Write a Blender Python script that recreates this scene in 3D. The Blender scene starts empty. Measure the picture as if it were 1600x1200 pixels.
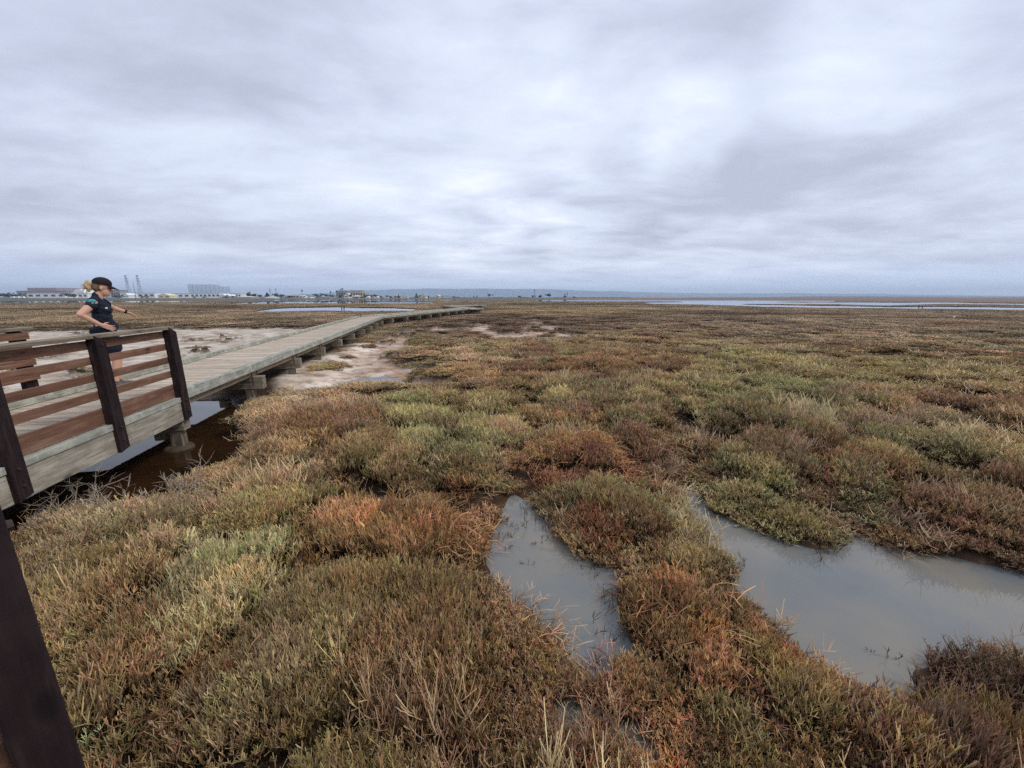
import bpy, bmesh, math, random
import numpy as np
from mathutils import Vector, Matrix

random.seed(7)
RNG = np.random.default_rng(11)
SC = bpy.context.scene
COL = SC.collection
R = math.radians

# ------------------------------------------------------------------ camera model
CAM_Z = 2.25
F_PX = 600.0
PITCH = math.atan(136.0 / 600.0)
CP, SP = math.cos(PITCH), math.sin(PITCH)

def ray(u, v):
    rx, ry = (u - 800.0) / F_PX, (v - 600.0) / F_PX
    return rx, CP - ry * SP, ry * CP + SP            # x, forward, down

def at_z(u, v, z):
    x, f, d = ray(u, v)
    t = (CAM_Z - z) / d
    return (x * t, f * t)

def at_y(u, v, Y):
    x, f, d = ray(u, v)
    t = Y / f
    return (x * t, Y, CAM_Z - d * t)

def proj(x, y, z):
    dn = CAM_Z - z
    zc = y * CP + dn * SP
    yc = dn * CP - y * SP
    zc = np.maximum(zc, 1e-3)
    return 800 + F_PX * x / zc, 600 + F_PX * yc / zc

cam = bpy.data.cameras.new('camera')
cam.sensor_fit = 'HORIZONTAL'
cam.sensor_width = 36.0
cam.lens = 36.0 * F_PX / 1600.0
cam.clip_start = 0.05
cam.clip_end = 40000
camo = bpy.data.objects.new('camera', cam)
COL.objects.link(camo)
camo.location = (0, 0, CAM_Z)
camo.rotation_euler = (math.pi / 2 - PITCH, 0, 0)
SC.camera = camo

# ------------------------------------------------------------------ object helpers
def tag(o, label=None, cat=None, group=None, kind=None):
    if label: o['label'] = label
    if cat: o['category'] = cat
    if group: o['group'] = group
    if kind: o['kind'] = kind
    return o

def empty(name, loc=(0, 0, 0), rz=0.0, label=None, cat=None, group=None):
    o = bpy.data.objects.new(name, None)
    o.empty_display_size = 0.2
    COL.objects.link(o)
    o.location = loc
    o.rotation_euler = (0, 0, rz)
    return tag(o, label, cat, group)

class MB:
    """collects boxes, tubes and sheets and links them as one mesh object"""
    def __init__(self):
        self.v, self.f, self.r = [], [], []
    def box(self, x0, x1, y0, y1, z0, z1, M=None, rnd=None, taper=None):
        b = len(self.v)
        pts = [(x0, y0, z0), (x1, y0, z0), (x1, y1, z0), (x0, y1, z0), (x0, y0, z1), (x1, y0, z1), (x1, y1, z1), (x0, y1, z1)]
        if taper: pts = [taper(i, p) for i, p in enumerate(pts)]
        for p in pts:
            self.v.append(tuple(M @ Vector(p)) if M is not None else p)
        rr = random.random() if rnd is None else rnd
        for q in ((3, 2, 1, 0), (4, 5, 6, 7), (0, 1, 5, 4), (1, 2, 6, 5), (2, 3, 7, 6), (3, 0, 4, 7)):
            self.f.append(tuple(b + i for i in q)); self.r.append(rr)
        return self
    def tube(self, pts, radii, n=8, caps=True, rnd=None):
        rr = random.random() if rnd is None else rnd
        pts = [Vector(p) for p in pts]
        b = len(self.v)
        for i, p in enumerate(pts):
            d = (pts[min(i + 1, len(pts) - 1)] - pts[max(i - 1, 0)]).normalized()
            a = Vector((0, 0, 1)) if abs(d.z) < 0.9 else Vector((1, 0, 0))
            e1 = d.cross(a).normalized(); e2 = d.cross(e1)
            rad = radii[i] if hasattr(radii, '__len__') else radii
            for k in range(n):
                t = 2 * math.pi * k / n
                self.v.append(tuple(p + (e1 * math.cos(t) + e2 * math.sin(t)) * rad))
        for i in range(len(pts) - 1):
            for k in range(n):
                self.f.append((b + i * n + k, b + (i + 1) * n + k, b + (i + 1) * n + (k + 1) % n, b + i * n + (k + 1) % n)); self.r.append(rr)
        if caps:
            self.f.append(tuple(b + k for k in range(n))); self.r.append(rr)
            self.f.append(tuple(b + (len(pts) - 1) * n + k for k in reversed(range(n)))); self.r.append(rr)
        return self
    def poly(self, pts, rnd=None):
        b = len(self.v)
        self.v += [tuple(p) for p in pts]
        self.f.append(tuple(range(b, b + len(pts)))); self.r.append(random.random() if rnd is None else rnd)
        return self
    def mesh(self, name, mat, smooth=False):
        me = bpy.data.meshes.new(name)
        me.from_pydata(self.v, [], self.f)
        a = me.attributes.new('rnd', 'FLOAT', 'FACE')
        a.data.foreach_set('value', np.array(self.r, dtype=np.float32))
        if mat: me.materials.append(mat)
        if smooth: me.polygons.foreach_set('use_smooth', [True] * len(me.polygons))
        me.update()
        return me
    def build(self, name, mat, parent=None, loc=(0, 0, 0), rz=0.0, bevel=0.0, smooth=False):
        o = bpy.data.objects.new(name, self.mesh(name, mat, smooth))
        COL.objects.link(o)
        o.location = loc; o.rotation_euler = (0, 0, rz)
        if parent: o.parent = parent
        if bevel:
            m = o.modifiers.new('bevel', 'BEVEL'); m.width = bevel; m.segments = 2; m.limit_method = 'ANGLE'
        return o

def np_mesh(name, V, F, mat, smooth=True, attrs=None):
    me = bpy.data.meshes.new(name)
    V = np.asarray(V, dtype=np.float32); F = np.asarray(F, dtype=np.int32)
    me.vertices.add(len(V)); me.vertices.foreach_set('co', V.ravel())
    k = F.shape[1]
    me.loops.add(F.size); me.loops.foreach_set('vertex_index', F.ravel())
    me.polygons.add(len(F))
    me.polygons.foreach_set('loop_start', np.arange(0, F.size, k, dtype=np.int32))
    me.polygons.foreach_set('use_smooth', np.full(len(F), smooth))
    for an, (ty, arr) in (attrs or {}).items():
        a = me.attributes.new(an, ty, 'POINT')
        a.data.foreach_set('value' if ty == 'FLOAT' else ('vector' if ty == 'FLOAT_VECTOR' else ('color' if ty == 'FLOAT_COLOR' else 'value')), np.ascontiguousarray(arr).ravel())
    if mat: me.materials.append(mat)
    me.update(calc_edges=True); me.validate()
    return me

# ------------------------------------------------------------------ noise (numpy)
def _hash(ix, iy, s):
    h = (ix.astype(np.int64) * 374761393 + iy.astype(np.int64) * 668265263 + s * 974634777) & 0xffffffff
    h = ((h ^ (h >> 13)) * 1274126177) & 0xffffffff
    h = (h ^ (h >> 16)) & 0xffff
    return h / 65535.0

def vnoise(x, y, s=0):
    ix, iy = np.floor(x), np.floor(y)
    fx, fy = x - ix, y - iy
    fx = fx * fx * fx * (fx * (fx * 6 - 15) + 10); fy = fy * fy * fy * (fy * (fy * 6 - 15) + 10)
    a = _hash(ix, iy, s); b = _hash(ix + 1, iy, s); c = _hash(ix, iy + 1, s); d = _hash(ix + 1, iy + 1, s)
    return (a * (1 - fx) + b * fx) * (1 - fy) + (c * (1 - fx) + d * fx) * fy

def fbm(x, y, s=0, o=4):
    t, a, n = 0.0, 0.5, 0.0
    for i in range(o):
        t = t + a * vnoise(x, y, s + i * 17); n += a
        x, y = x * 2.03 + 5.1, y * 2.03 - 3.7; a *= 0.5
    return t / n

def sstep(a, b, x):
    t = np.clip((x - a) / (b - a), 0, 1)
    return t * t * (3 - 2 * t)

# ------------------------------------------------------------------ materials
def new_mat(name):
    m = bpy.data.materials.new(name); m.use_nodes = True
    nt = m.node_tree; nt.nodes.clear()
    out = nt.nodes.new('ShaderNodeOutputMaterial')
    return m, nt, out

def N(nt, ty, **kw):
    n = nt.nodes.new(ty)
    for k, v in kw.items():
        if k == 'inp':
            for i, val in v.items(): n.inputs[i].default_value = val
        else: setattr(n, k, v)
    return n

def L(nt, a, b): nt.links.new(a, b)

def ramp(nt, fac, stops):
    n = nt.nodes.new('ShaderNodeValToRGB')
    el = n.color_ramp.elements
    while len(el) < len(stops): el.new(0.5)
    for e, (p, c) in zip(el, stops):
        e.position = p; e.color = (*c, 1)
    L(nt, fac, n.inputs[0])
    return n.outputs[0]

def mixc(nt, fac, a, b, mode='MIX'):
    n = nt.nodes.new('ShaderNodeMix'); n.data_type = 'RGBA'; n.blend_type = mode
    for i, v in ((0, fac), (6, a), (7, b)):
        if hasattr(v, 'is_output'): L(nt, v, n.inputs[i])
        else: n.inputs[i].default_value = v if i == 0 else (*v, 1)
    return n.outputs[2]

def fmath(nt, op, a, b=None, clamp=False):
    n = nt.nodes.new('ShaderNodeMath'); n.operation = op; n.use_clamp = clamp
    for i, v in ((0, a), (1, b)):
        if v is None: continue
        if hasattr(v, 'is_output'): L(nt, v, n.inputs[i])
        else: n.inputs[i].default_value = v
    return n.outputs[0]

def noise(nt, vec, scale, detail=4, rough=0.55, dist=0.0):
    n = N(nt, 'ShaderNodeTexNoise', inp={'Scale': scale, 'Detail': detail, 'Roughness': rough, 'Distortion': dist})
    if vec is not None: L(nt, vec, n.inputs['Vector'])
    return n.outputs[0]

def mapping(nt, vec, scale):
    n = N(nt, 'ShaderNodeMapping'); n.inputs['Scale'].default_value = scale
    L(nt, vec, n.inputs['Vector'])
    return n.outputs[0]

def wood(name, dark, mid, light, axis='x', patch=None, patch_amt=0.5, rough=0.85, bump=0.35, rndamt=0.35, grain=26.0):
    m, nt, out = new_mat(name)
    tc = N(nt, 'ShaderNodeTexCoord')
    rnd = N(nt, 'ShaderNodeAttribute', attribute_name='rnd')
    off = N(nt, 'ShaderNodeVectorMath', operation='MULTIPLY_ADD')
    L(nt, rnd.outputs['Fac'], off.inputs[0]); off.inputs[1].default_value = (7.3, 11.1, 5.7); L(nt, tc.outputs['Object'], off.inputs[2])
    sc = {'x': (1.3, grain, grain), 'y': (grain, 1.3, grain), 'z': (grain, grain, 1.3)}[axis]
    sc2 = {'x': (5.0, grain * 3.5, grain * 3.5), 'y': (grain * 3.5, 5.0, grain * 3.5), 'z': (grain * 3.5, grain * 3.5, 5.0)}[axis]
    g1 = noise(nt, mapping(nt, off.outputs[0], sc), 1.0, 5, 0.6, 0.6)
    g2 = noise(nt, mapping(nt, off.outputs[0], sc2), 1.0, 3, 0.6)
    g = fmath(nt, 'ADD', fmath(nt, 'MULTIPLY', g1, 0.65), fmath(nt, 'MULTIPLY', g2, 0.35))
    c = ramp(nt, g, [(0.33, dark), (0.5, mid), (0.66, light)])
    if patch:
        p = noise(nt, off.outputs[0], 4.5, 6, 0.65)
        pf = N(nt, 'ShaderNodeMapRange', inp={'From Min': 0.48, 'From Max': 0.66, 'To Max': patch_amt}); L(nt, p, pf.inputs[0])
        c = mixc(nt, pf.outputs[0], c, patch)
    vo = N(nt, 'ShaderNodeTexVoronoi', inp={'Scale': 1.0}); ks = {'x': (2.2, 6, 6), 'y': (6, 2.2, 6), 'z': (6, 6, 2.2)}[axis]
    L(nt, mapping(nt, off.outputs[0], ks), vo.inputs['Vector'])
    kf = N(nt, 'ShaderNodeMapRange', interpolation_type='SMOOTHSTEP', inp={'From Min': .16, 'From Max': .07, 'To Max': .75}); L(nt, vo.outputs['Distance'], kf.inputs[0])
    c = mixc(nt, kf.outputs[0], c, tuple(q * .45 for q in dark))
    cr = N(nt, 'ShaderNodeMapRange', inp={'From Min': .70, 'From Max': .76, 'To Max': .7}); L(nt, g1, cr.inputs[0])
    c = mixc(nt, cr.outputs[0], c, tuple(q * .35 for q in dark))
    k = fmath(nt, 'ADD', fmath(nt, 'MULTIPLY', rnd.outputs['Fac'], rndamt), 1 - rndamt * 0.5)
    hs = N(nt, 'ShaderNodeHueSaturation'); L(nt, c, hs.inputs['Color']); L(nt, k, hs.inputs['Value'])
    b = N(nt, 'ShaderNodeBsdfPrincipled', inp={'Roughness': rough, 'Specular IOR Level': 0.25})
    L(nt, hs.outputs[0], b.inputs['Base Color'])
    bp = N(nt, 'ShaderNodeBump', inp={'Strength': bump, 'Distance': 0.01}); L(nt, g, bp.inputs['Height'])
    L(nt, bp.outputs[0], b.inputs['Normal'])
    L(nt, b.outputs[0], out.inputs[0])
    return m

def plain(name, col, rough=0.7, var=0.15, scale=3.0, spec=0.3):
    m, nt, out = new_mat(name)
    tc = N(nt, 'ShaderNodeTexCoord')
    n = noise(nt, tc.outputs['Object'], scale, 4, 0.6)
    lo = tuple(c * (1 - var) for c in col); hi = tuple(min(1, c * (1 + var)) for c in col)
    c = ramp(nt, n, [(0.3, lo), (0.7, hi)])
    b = N(nt, 'ShaderNodeBsdfPrincipled', inp={'Roughness': rough, 'Specular IOR Level': spec})
    L(nt, c, b.inputs['Base Color']); L(nt, b.outputs[0], out.inputs[0])
    return m

def lin(r, g, b, k=1.0):
    f = lambda c: ((c / 255 + 0.055) / 1.055) ** 2.4 if c > 10 else c / 255 / 12.92
    return (f(r) * k, f(g) * k, f(b) * k)

# ------------------------------------------------------------------ world and light
SUN_AZ, SUN_EL = R(105), R(48)
w = bpy.data.worlds.new('World'); SC.world = w; w.use_nodes = True
nt = w.node_tree; nt.nodes.clear()
wout = nt.nodes.new('ShaderNodeOutputWorld')
sky = N(nt, 'ShaderNodeTexSky', sky_type='NISHITA', sun_disc=False)
sky.sun_elevation = SUN_EL; sky.sun_rotation = SUN_AZ; sky.air_density = 1.5; sky.dust_density = 2.0
bg1 = N(nt, 'ShaderNodeBackground', inp={'Strength': 0.08}); L(nt, sky.outputs[0], bg1.inputs[0])
tc = N(nt, 'ShaderNodeTexCoord')
sep = N(nt, 'ShaderNodeSeparateXYZ'); L(nt, tc.outputs['Generated'], sep.inputs[0])
zz = fmath(nt, 'MAXIMUM', sep.outputs[2], 0.0)
den = fmath(nt, 'ADD', zz, 0.13)
px = fmath(nt, 'DIVIDE', sep.outputs[0], den); py = fmath(nt, 'DIVIDE', sep.outputs[1], den)
cmb = N(nt, 'ShaderNodeCombineXYZ'); L(nt, px, cmb.inputs[0]); L(nt, py, cmb.inputs[1])
mp = N(nt, 'ShaderNodeMapping'); mp.inputs['Rotation'].default_value = (0, 0, R(-22)); mp.inputs['Scale'].default_value = (0.8, 1.15, 1); mp.inputs['Location'].default_value = (11.3, 7.7, 0)
L(nt, cmb.outputs[0], mp.inputs[0])
n1 = noise(nt, mp.outputs[0], 0.62, 4, 0.5, 0.3)
n2 = noise(nt, mp.outputs[0], 1.75, 8, 0.56, 0.35)
n3 = noise(nt, mp.outputs[0], 4.6, 6, 0.6, 0.5)
cl = fmath(nt, 'ADD', fmath(nt, 'MULTIPLY', n1, 0.44), fmath(nt, 'ADD', fmath(nt, 'MULTIPLY', n2, 0.46), fmath(nt, 'MULTIPLY', n3, 0.10)))
def lobe(u, v, deg, amt):
    x, f, d = ray(u, v); D = Vector((x, f, -d)).normalized()
    dt = N(nt, 'ShaderNodeVectorMath', operation='DOT_PRODUCT'); L(nt, tc.outputs['Generated'], dt.inputs[0]); dt.inputs[1].default_value = D
    mr = N(nt, 'ShaderNodeMapRange', interpolation_type='SMOOTHSTEP', inp={'From Min': math.cos(R(deg)), 'From Max': 1.0, 'To Max': amt}); L(nt, dt.outputs['Value'], mr.inputs[0])
    return fmath(nt, 'MULTIPLY', mr.outputs[0], fmath(nt, 'SUBTRACT', fmath(nt, 'MULTIPLY', n2, 2.4), 0.2))
for u, v, dg, am in ((1080, 203, 7, 0.085), (1060, 110, 14, -.07), (1050, 215, 10, .02), (1330, 115, 10, 0.05), (740, 345, 9, 0.07), (900, 345, 7, .03), (860, 60, 18, .03), (150, 110, 36, -0.03), (1500, 50, 24, -0.04), (1100, 268, 6, -0.09), (1200, 258, 6, -.08), (60, 330, 30, -0.02)):
    cl = fmath(nt, 'ADD', cl, lobe(u, v, dg, am))
ccol = ramp(nt, cl, [(0.36, lin(176, 182, 202)), (0.44, lin(191, 198, 218)), (0.51, lin(205, 213, 232)), (0.60, lin(219, 227, 243)), (0.73, lin(248, 250, 255))])
# low in the sky the layer thins to a blue grey band
hz = N(nt, 'ShaderNodeMapRange', interpolation_type='SMOOTHSTEP', inp={'From Min': 0.0, 'From Max': 0.10, 'To Min': 0.85, 'To Max': 0.0}); L(nt, sep.outputs[2], hz.inputs[0])
ccol = mixc(nt, hz.outputs[0], ccol, lin(192, 207, 238))
bg2 = N(nt, 'ShaderNodeBackground', inp={'Strength': 1.1}); L(nt, ccol, bg2.inputs[0])
mx = N(nt, 'ShaderNodeMixShader', inp={0: 0.93}); L(nt, bg1.outputs[0], mx.inputs[1]); L(nt, bg2.outputs[0], mx.inputs[2])
L(nt, mx.outputs[0], wout.inputs[0])

sun = bpy.data.lights.new('sun', 'SUN'); sun.energy = 1.5; sun.angle = R(14); sun.color = (1.0, 0.95, 0.88)
so = bpy.data.objects.new('sun', sun); COL.objects.link(so)
sd = Vector((math.sin(SUN_AZ) * math.cos(SUN_EL), math.cos(SUN_AZ) * math.cos(SUN_EL), math.sin(SUN_EL)))
so.rotation_euler = sd.to_track_quat('Z', 'Y').to_euler(); so.location = (30, 30, 60)
vs = SC.view_settings
vs.view_transform = 'Standard'; vs.look = 'None'; vs.exposure = 0.2; vs.gamma = 1.0; vs.use_curve_mapping = False
SC.cycles.max_bounces = 6; SC.cycles.diffuse_bounces = 3; SC.cycles.glossy_bounces = 3; SC.cycles.transmission_bounces = 3; SC.cycles.volume_bounces = 0
SC.cycles.use_denoising = False
SC.render.film_transparent = False
# ------------------------------------------------------------------ boardwalk layout (needed by the ground as well)
DECK_Z = 0.80
W = 1.83
def seg(p0, p1):
    p0, p1 = Vector(p0), Vector(p1)
    d = (p1 - p0); ln = d.length; d = d / ln
    return dict(o=p0, d=d, ln=ln, rz=math.atan2(d.y, d.x), left=Vector((-d.y, d.x)))
D1 = Vector((-0.1914, 0.9815))
O1 = Vector((-3.85, 0.0))
S1 = seg(O1 + D1 * -4.0, O1 + D1 * 29.0)             # right edge lines; deck lies to the left of each
bend = O1 + D1 * 29.0
S2 = seg((bend.x, bend.y), (-5.0, 50.4))
S3 = seg((-3.6, 48.9), (-9.3, 63.5))
S4 = seg((-9.9, 62.6), (-4.9, 70.5))
SEGS = [S1, S2, S3, S4]

def walk_dist(x, y):
    best = np.full(np.shape(x), 1e9)
    for s in SEGS:
        c0 = s['o'] + s['left'] * (W / 2)
        ax, ay = x - c0.x, y - c0.y
        t = np.clip(ax * s['d'].x + ay * s['d'].y, 0, s['ln'])
        best = np.minimum(best, np.hypot(ax - t * s['d'].x, ay - t * s['d'].y))
    return best

# ------------------------------------------------------------------ ponds, pans and ditches (traced on the ground)
F0, N3 = 0.0, 0.28
def P(*pts): return [at_z(u, v, z) for u, v, z in pts]
PONDS = [
    P((800, 768, F0), (836, 793, F0), (870, 828, F0), (905, 868, F0), (955, 883, F0), (978, 888, F0), (966, 935, .12), (985, 985, .12), (990, 1008, .2),
      (945, 1022, .2), (880, 1010, N3), (868, 972, N3), (848, 938, N3), (812, 899, N3), (783, 866, N3), (760, 840, N3), (752, 812, N3), (780, 785, .2)),
    P((1058, 742, F0), (1092, 764, F0), (1122, 802, F0), (1165, 818, F0), (1205, 836, F0), (1245, 852, F0), (1278, 858, F0), (1304, 848, F0), (1322, 832, F0), (1345, 838, F0),
      (1385, 851, F0), (1430, 861, F0), (1480, 868, F0), (1540, 884, F0), (1610, 896, F0), (1800, 930, F0), (2000, 980, F0), (1980, 1080, N3), (1750, 1030, N3), (1600, 988, N3), (1560, 978, N3),
      (1500, 976, N3), (1455, 990, N3), (1446, 1002, N3), (1462, 1030, N3), (1468, 1046, N3), (1436, 1066, N3), (1380, 1052, N3), (1330, 1028, N3), (1265, 990, N3), (1215, 950, N3),
      (1180, 900, N3), (1150, 855, N3), (1118, 824, N3), (1094, 800, N3), (1062, 772, N3)),
    P((850, 1090, .1), (900, 1068, .1), (950, 1085, .1), (960, 1115, .1), (900, 1140, .1), (858, 1130, .1)),
    P((955, 1120, .1), (1005, 1110, .1), (1060, 1165, .1), (1050, 1195, .1), (1000, 1185, .1)),
    P((540, 599, F0), (560, 592, F0), (600, 589, F0), (634, 594, F0), (630, 612, F0), (560, 614, F0)),
]
CHANNEL = [(-4.45, 0.6), (-4.35, 2.4)] + [at_z(u, v, .08) for u, v in ((62, 782), (110, 788), (170, 794), (255, 770), (322, 744), (358, 716), (378, 690), (372, 664), (352, 645))] + [(-5.45, 7.2), (-6.3, 8.3),
           (-8.2, 8.4), (-9.6, 7.6), (-11.5, 6.0), (-15, 4.5), (-22, 1.0), (-20, -5), (-8, -4), (-5, -1.5)]
def FP(*pts):
    mv = sum(p[1] for p in pts) / len(pts)
    return [at_z(u, v if v < mv else 464 + (v - 464) * 1.10, 0.0) for u, v in pts]
FARW = [
    FP((-500, 469.6), (290, 469.4), (296, 470.2), (285, 471.4), (150, 472.0), (-500, 473.0)),
    FP((430, 468.0), (560, 467.7), (700, 467.8), (760, 468.4), (640, 469.4), (430, 469.2)),
    FP((365, 472.6), (420, 471.6), (470, 471.2), (560, 471.0), (650, 471.2), (684, 472.4), (640, 474.0), (540, 473.4), (470, 472.8), (400, 474.2), (366, 473.6)),
    FP((396, 484.5), (430, 482.0), (470, 480.4), (520, 479.6), (560, 480.8), (600, 481.0), (650, 482.4), (648, 484.0), (600, 484.6), (555, 485.2), (510, 484.2), (450, 485.2), (410, 486.2)),
    FP((838, 468.6), (900, 468.0), (1000, 468.1), (1150, 468.6), (1300, 469.6), (1300, 471.0), (1150, 471.2), (1040, 470.8), (900, 470.6), (842, 470.4)),
    FP((1000, 472.6), (1100, 471.4), (1250, 472.2), (1330, 472.2), (1480, 472.8), (1700, 475.5), (1700, 477.2), (1560, 476.2), (1470, 475.2), (1380, 476.6), (1310, 475.6), (1230, 475.2), (1150, 475.4), (1400, 478.0), (1500, 477.8),
       (1700, 480.5), (1700, 484.6), (1500, 481.6), (1350, 480.4), (1200, 478.6), (1100, 476.2), (1020, 475.0)),
]
def pip_sd(x, y, poly):
    """signed distance, negative inside"""
    n = len(poly)
    d = np.full(x.shape, 1e18); ins = np.zeros(x.shape, bool)
    for i in range(n):
        ax, ay = poly[i]; bx, by = poly[(i + 1) % n]
        ex, ey = bx - ax, by - ay
        L2 = ex * ex + ey * ey + 1e-12
        t = np.clip(((x - ax) * ex + (y - ay) * ey) / L2, 0, 1)
        dx, dy = x - ax - t * ex, y - ay - t * ey
        d = np.minimum(d, dx * dx + dy * dy)
        c = ((ay > y) != (by > y)) & (x < ex * (y - ay) / (ey if abs(ey) > 1e-12 else 1e-12) + ax)
        ins ^= c
    d = np.sqrt(d)
    return np.where(ins, -d, d)
def near_sd(x, y, polys, margin):
    out = np.full(x.shape, 1e3)
    for p in polys:
        xs = [q[0] for q in p]; ys = [q[1] for q in p]
        m = (x > min(xs) - margin) & (x < max(xs) + margin) & (y > min(ys) - margin) & (y < max(ys) + margin)
        if m.any():
            out[m] = np.minimum(out[m], pip_sd(x[m], y[m], p))
    return out
PANS = [  # bare pale mud
    [(-6.3, 7.6), (-6.9, 10), (-8.0, 16), (-9.4, 22), (-10.4, 26), (-17, 28), (-30, 26), (-38, 16), (-26, 8.0), (-14, 7.0)],
    [at_z(u, v, .04) for u, v in ((430, 602), (500, 622), (560, 624), (605, 620), (676, 612), (672, 590), (640, 574), (600, 566), (640, 545), (650, 528), (700, 522), (715, 514), (670, 513), (625, 520), (585, 536), (535, 552), (495, 566), (455, 585))],
]
STREAK = [at_z(u, v, .04) for u, v in ((680, 532), (760, 534), (870, 536), (930, 524), (900, 505), (800, 499), (740, 500), (690, 512))]
def line(pts, w, z=0.1): return ([at_z(u, v, z) for u, v in pts], w)
DITCH = [line(((425, 768), (500, 778), (560, 793), (620, 806), (680, 808), (745, 786), (800, 770)), .17),
         line(((560, 770), (600, 788), (660, 800), (705, 795)), .16),
         line(((1065, 655), (1090, 680), (1115, 697), (1150, 694)), .3), line(((1040, 640), (1062, 655)), .2),
         line(((1470, 655), (1510, 672), (1560, 690), (1620, 712)), .38),
         line(((905, 735), (850, 745), (800, 768)), .12), line(((990, 1000), (1030, 1035), (1062, 1062)), .07),
         line(((930, 1105), (985, 1135)), .07), line(((300, 905), (235, 940)), .07), line(((240, 1010), (330, 1035)), .05),
         line(((1310, 565), (1390, 560), (1480, 556), (1570, 570)), .3), line(((1080, 560), (1010, 543)), .35),
         line(((960, 489), (1100, 488), (1250, 490), (1360, 493), (1480, 495)), .8), line(((1180, 480.5), (1400, 484.5), (1600, 488)), .9),
         line(((0, 482), (120, 478.5), (200, 478)), 1.2), line(((290, 478), (330, 478.5), (400, 475.5), (450, 474.5)), 1.2), line(((700, 476), (860, 473.6), (1000, 473.8)), 1.4)]
def ditch_dist(x, y):
    best = np.full(np.shape(x), 1e3)
    for pts, w in DITCH:
        xs = [q[0] for q in pts]; ys = [q[1] for q in pts]; mg = 4 * w + .5
        m = (x > min(xs) - mg) & (x < max(xs) + mg) & (y > min(ys) - mg) & (y < max(ys) + mg)
        if not m.any(): continue
        X, Y = x[m], y[m]; d = np.full(X.shape, 1e3)
        for (ax, ay), (bx, by) in zip(pts[:-1], pts[1:]):
            ex, ey = bx - ax, by - ay
            t = np.clip(((X - ax) * ex + (Y - ay) * ey) / (ex * ex + ey * ey), 0, 1)
            d = np.minimum(d, np.hypot(X - ax - t * ex, Y - ay - t * ey))
        best[m] = np.minimum(best[m], d / w)
    return best

def cells(x, y, size, seed):
    gx_, gy_ = np.floor(x / size), np.floor(y / size)
    f1 = np.full(x.shape, 1e9); f2 = np.full(x.shape, 1e9); cx = np.zeros(x.shape); cy = np.zeros(x.shape); hh_ = np.zeros(x.shape)
    for i in (-1, 0, 1):
        for j in (-1, 0, 1):
            a, b = gx_ + i, gy_ + j
            px_ = (a + .1 + .8 * _hash(a, b, seed)) * size; py_ = (b + .1 + .8 * _hash(a, b, seed + 1)) * size
            d = np.hypot(x - px_, y - py_); m = d < f1
            f2 = np.where(m, f1, np.minimum(f2, d)); f1 = np.where(m, d, f1)
            cx = np.where(m, px_, cx); cy = np.where(m, py_, cy); hh_ = np.where(m, _hash(a, b, seed + 2), hh_)
    edge = np.clip((f2 - f1) / size, 0, 1)
    return f1 / size, edge, cx, cy, hh_
def tussock(x, y):
    wx = x + (fbm(x * 1.3, y * 1.3, 201, 3) - .5) * .7; wy = y + (fbm(x * 1.3, y * 1.3, 211, 3) - .5) * .7
    A = cells(wx, wy, .38, 221); Bc = cells(wx, wy, 1.25, 231); Cc = cells(wx + (fbm(x * .35, y * .35, 241, 3) - .5) * 2.5, wy, 3.1, 251)
    q = sstep(9, 22, np.hypot(x, y)); tB_ = sstep(0, .42, Bc[1]) * (1 - .6 * q) + .6 * q * sstep(0, .4, Cc[1])
    return sstep(0, .45, A[1]), tB_, A, Bc
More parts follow.
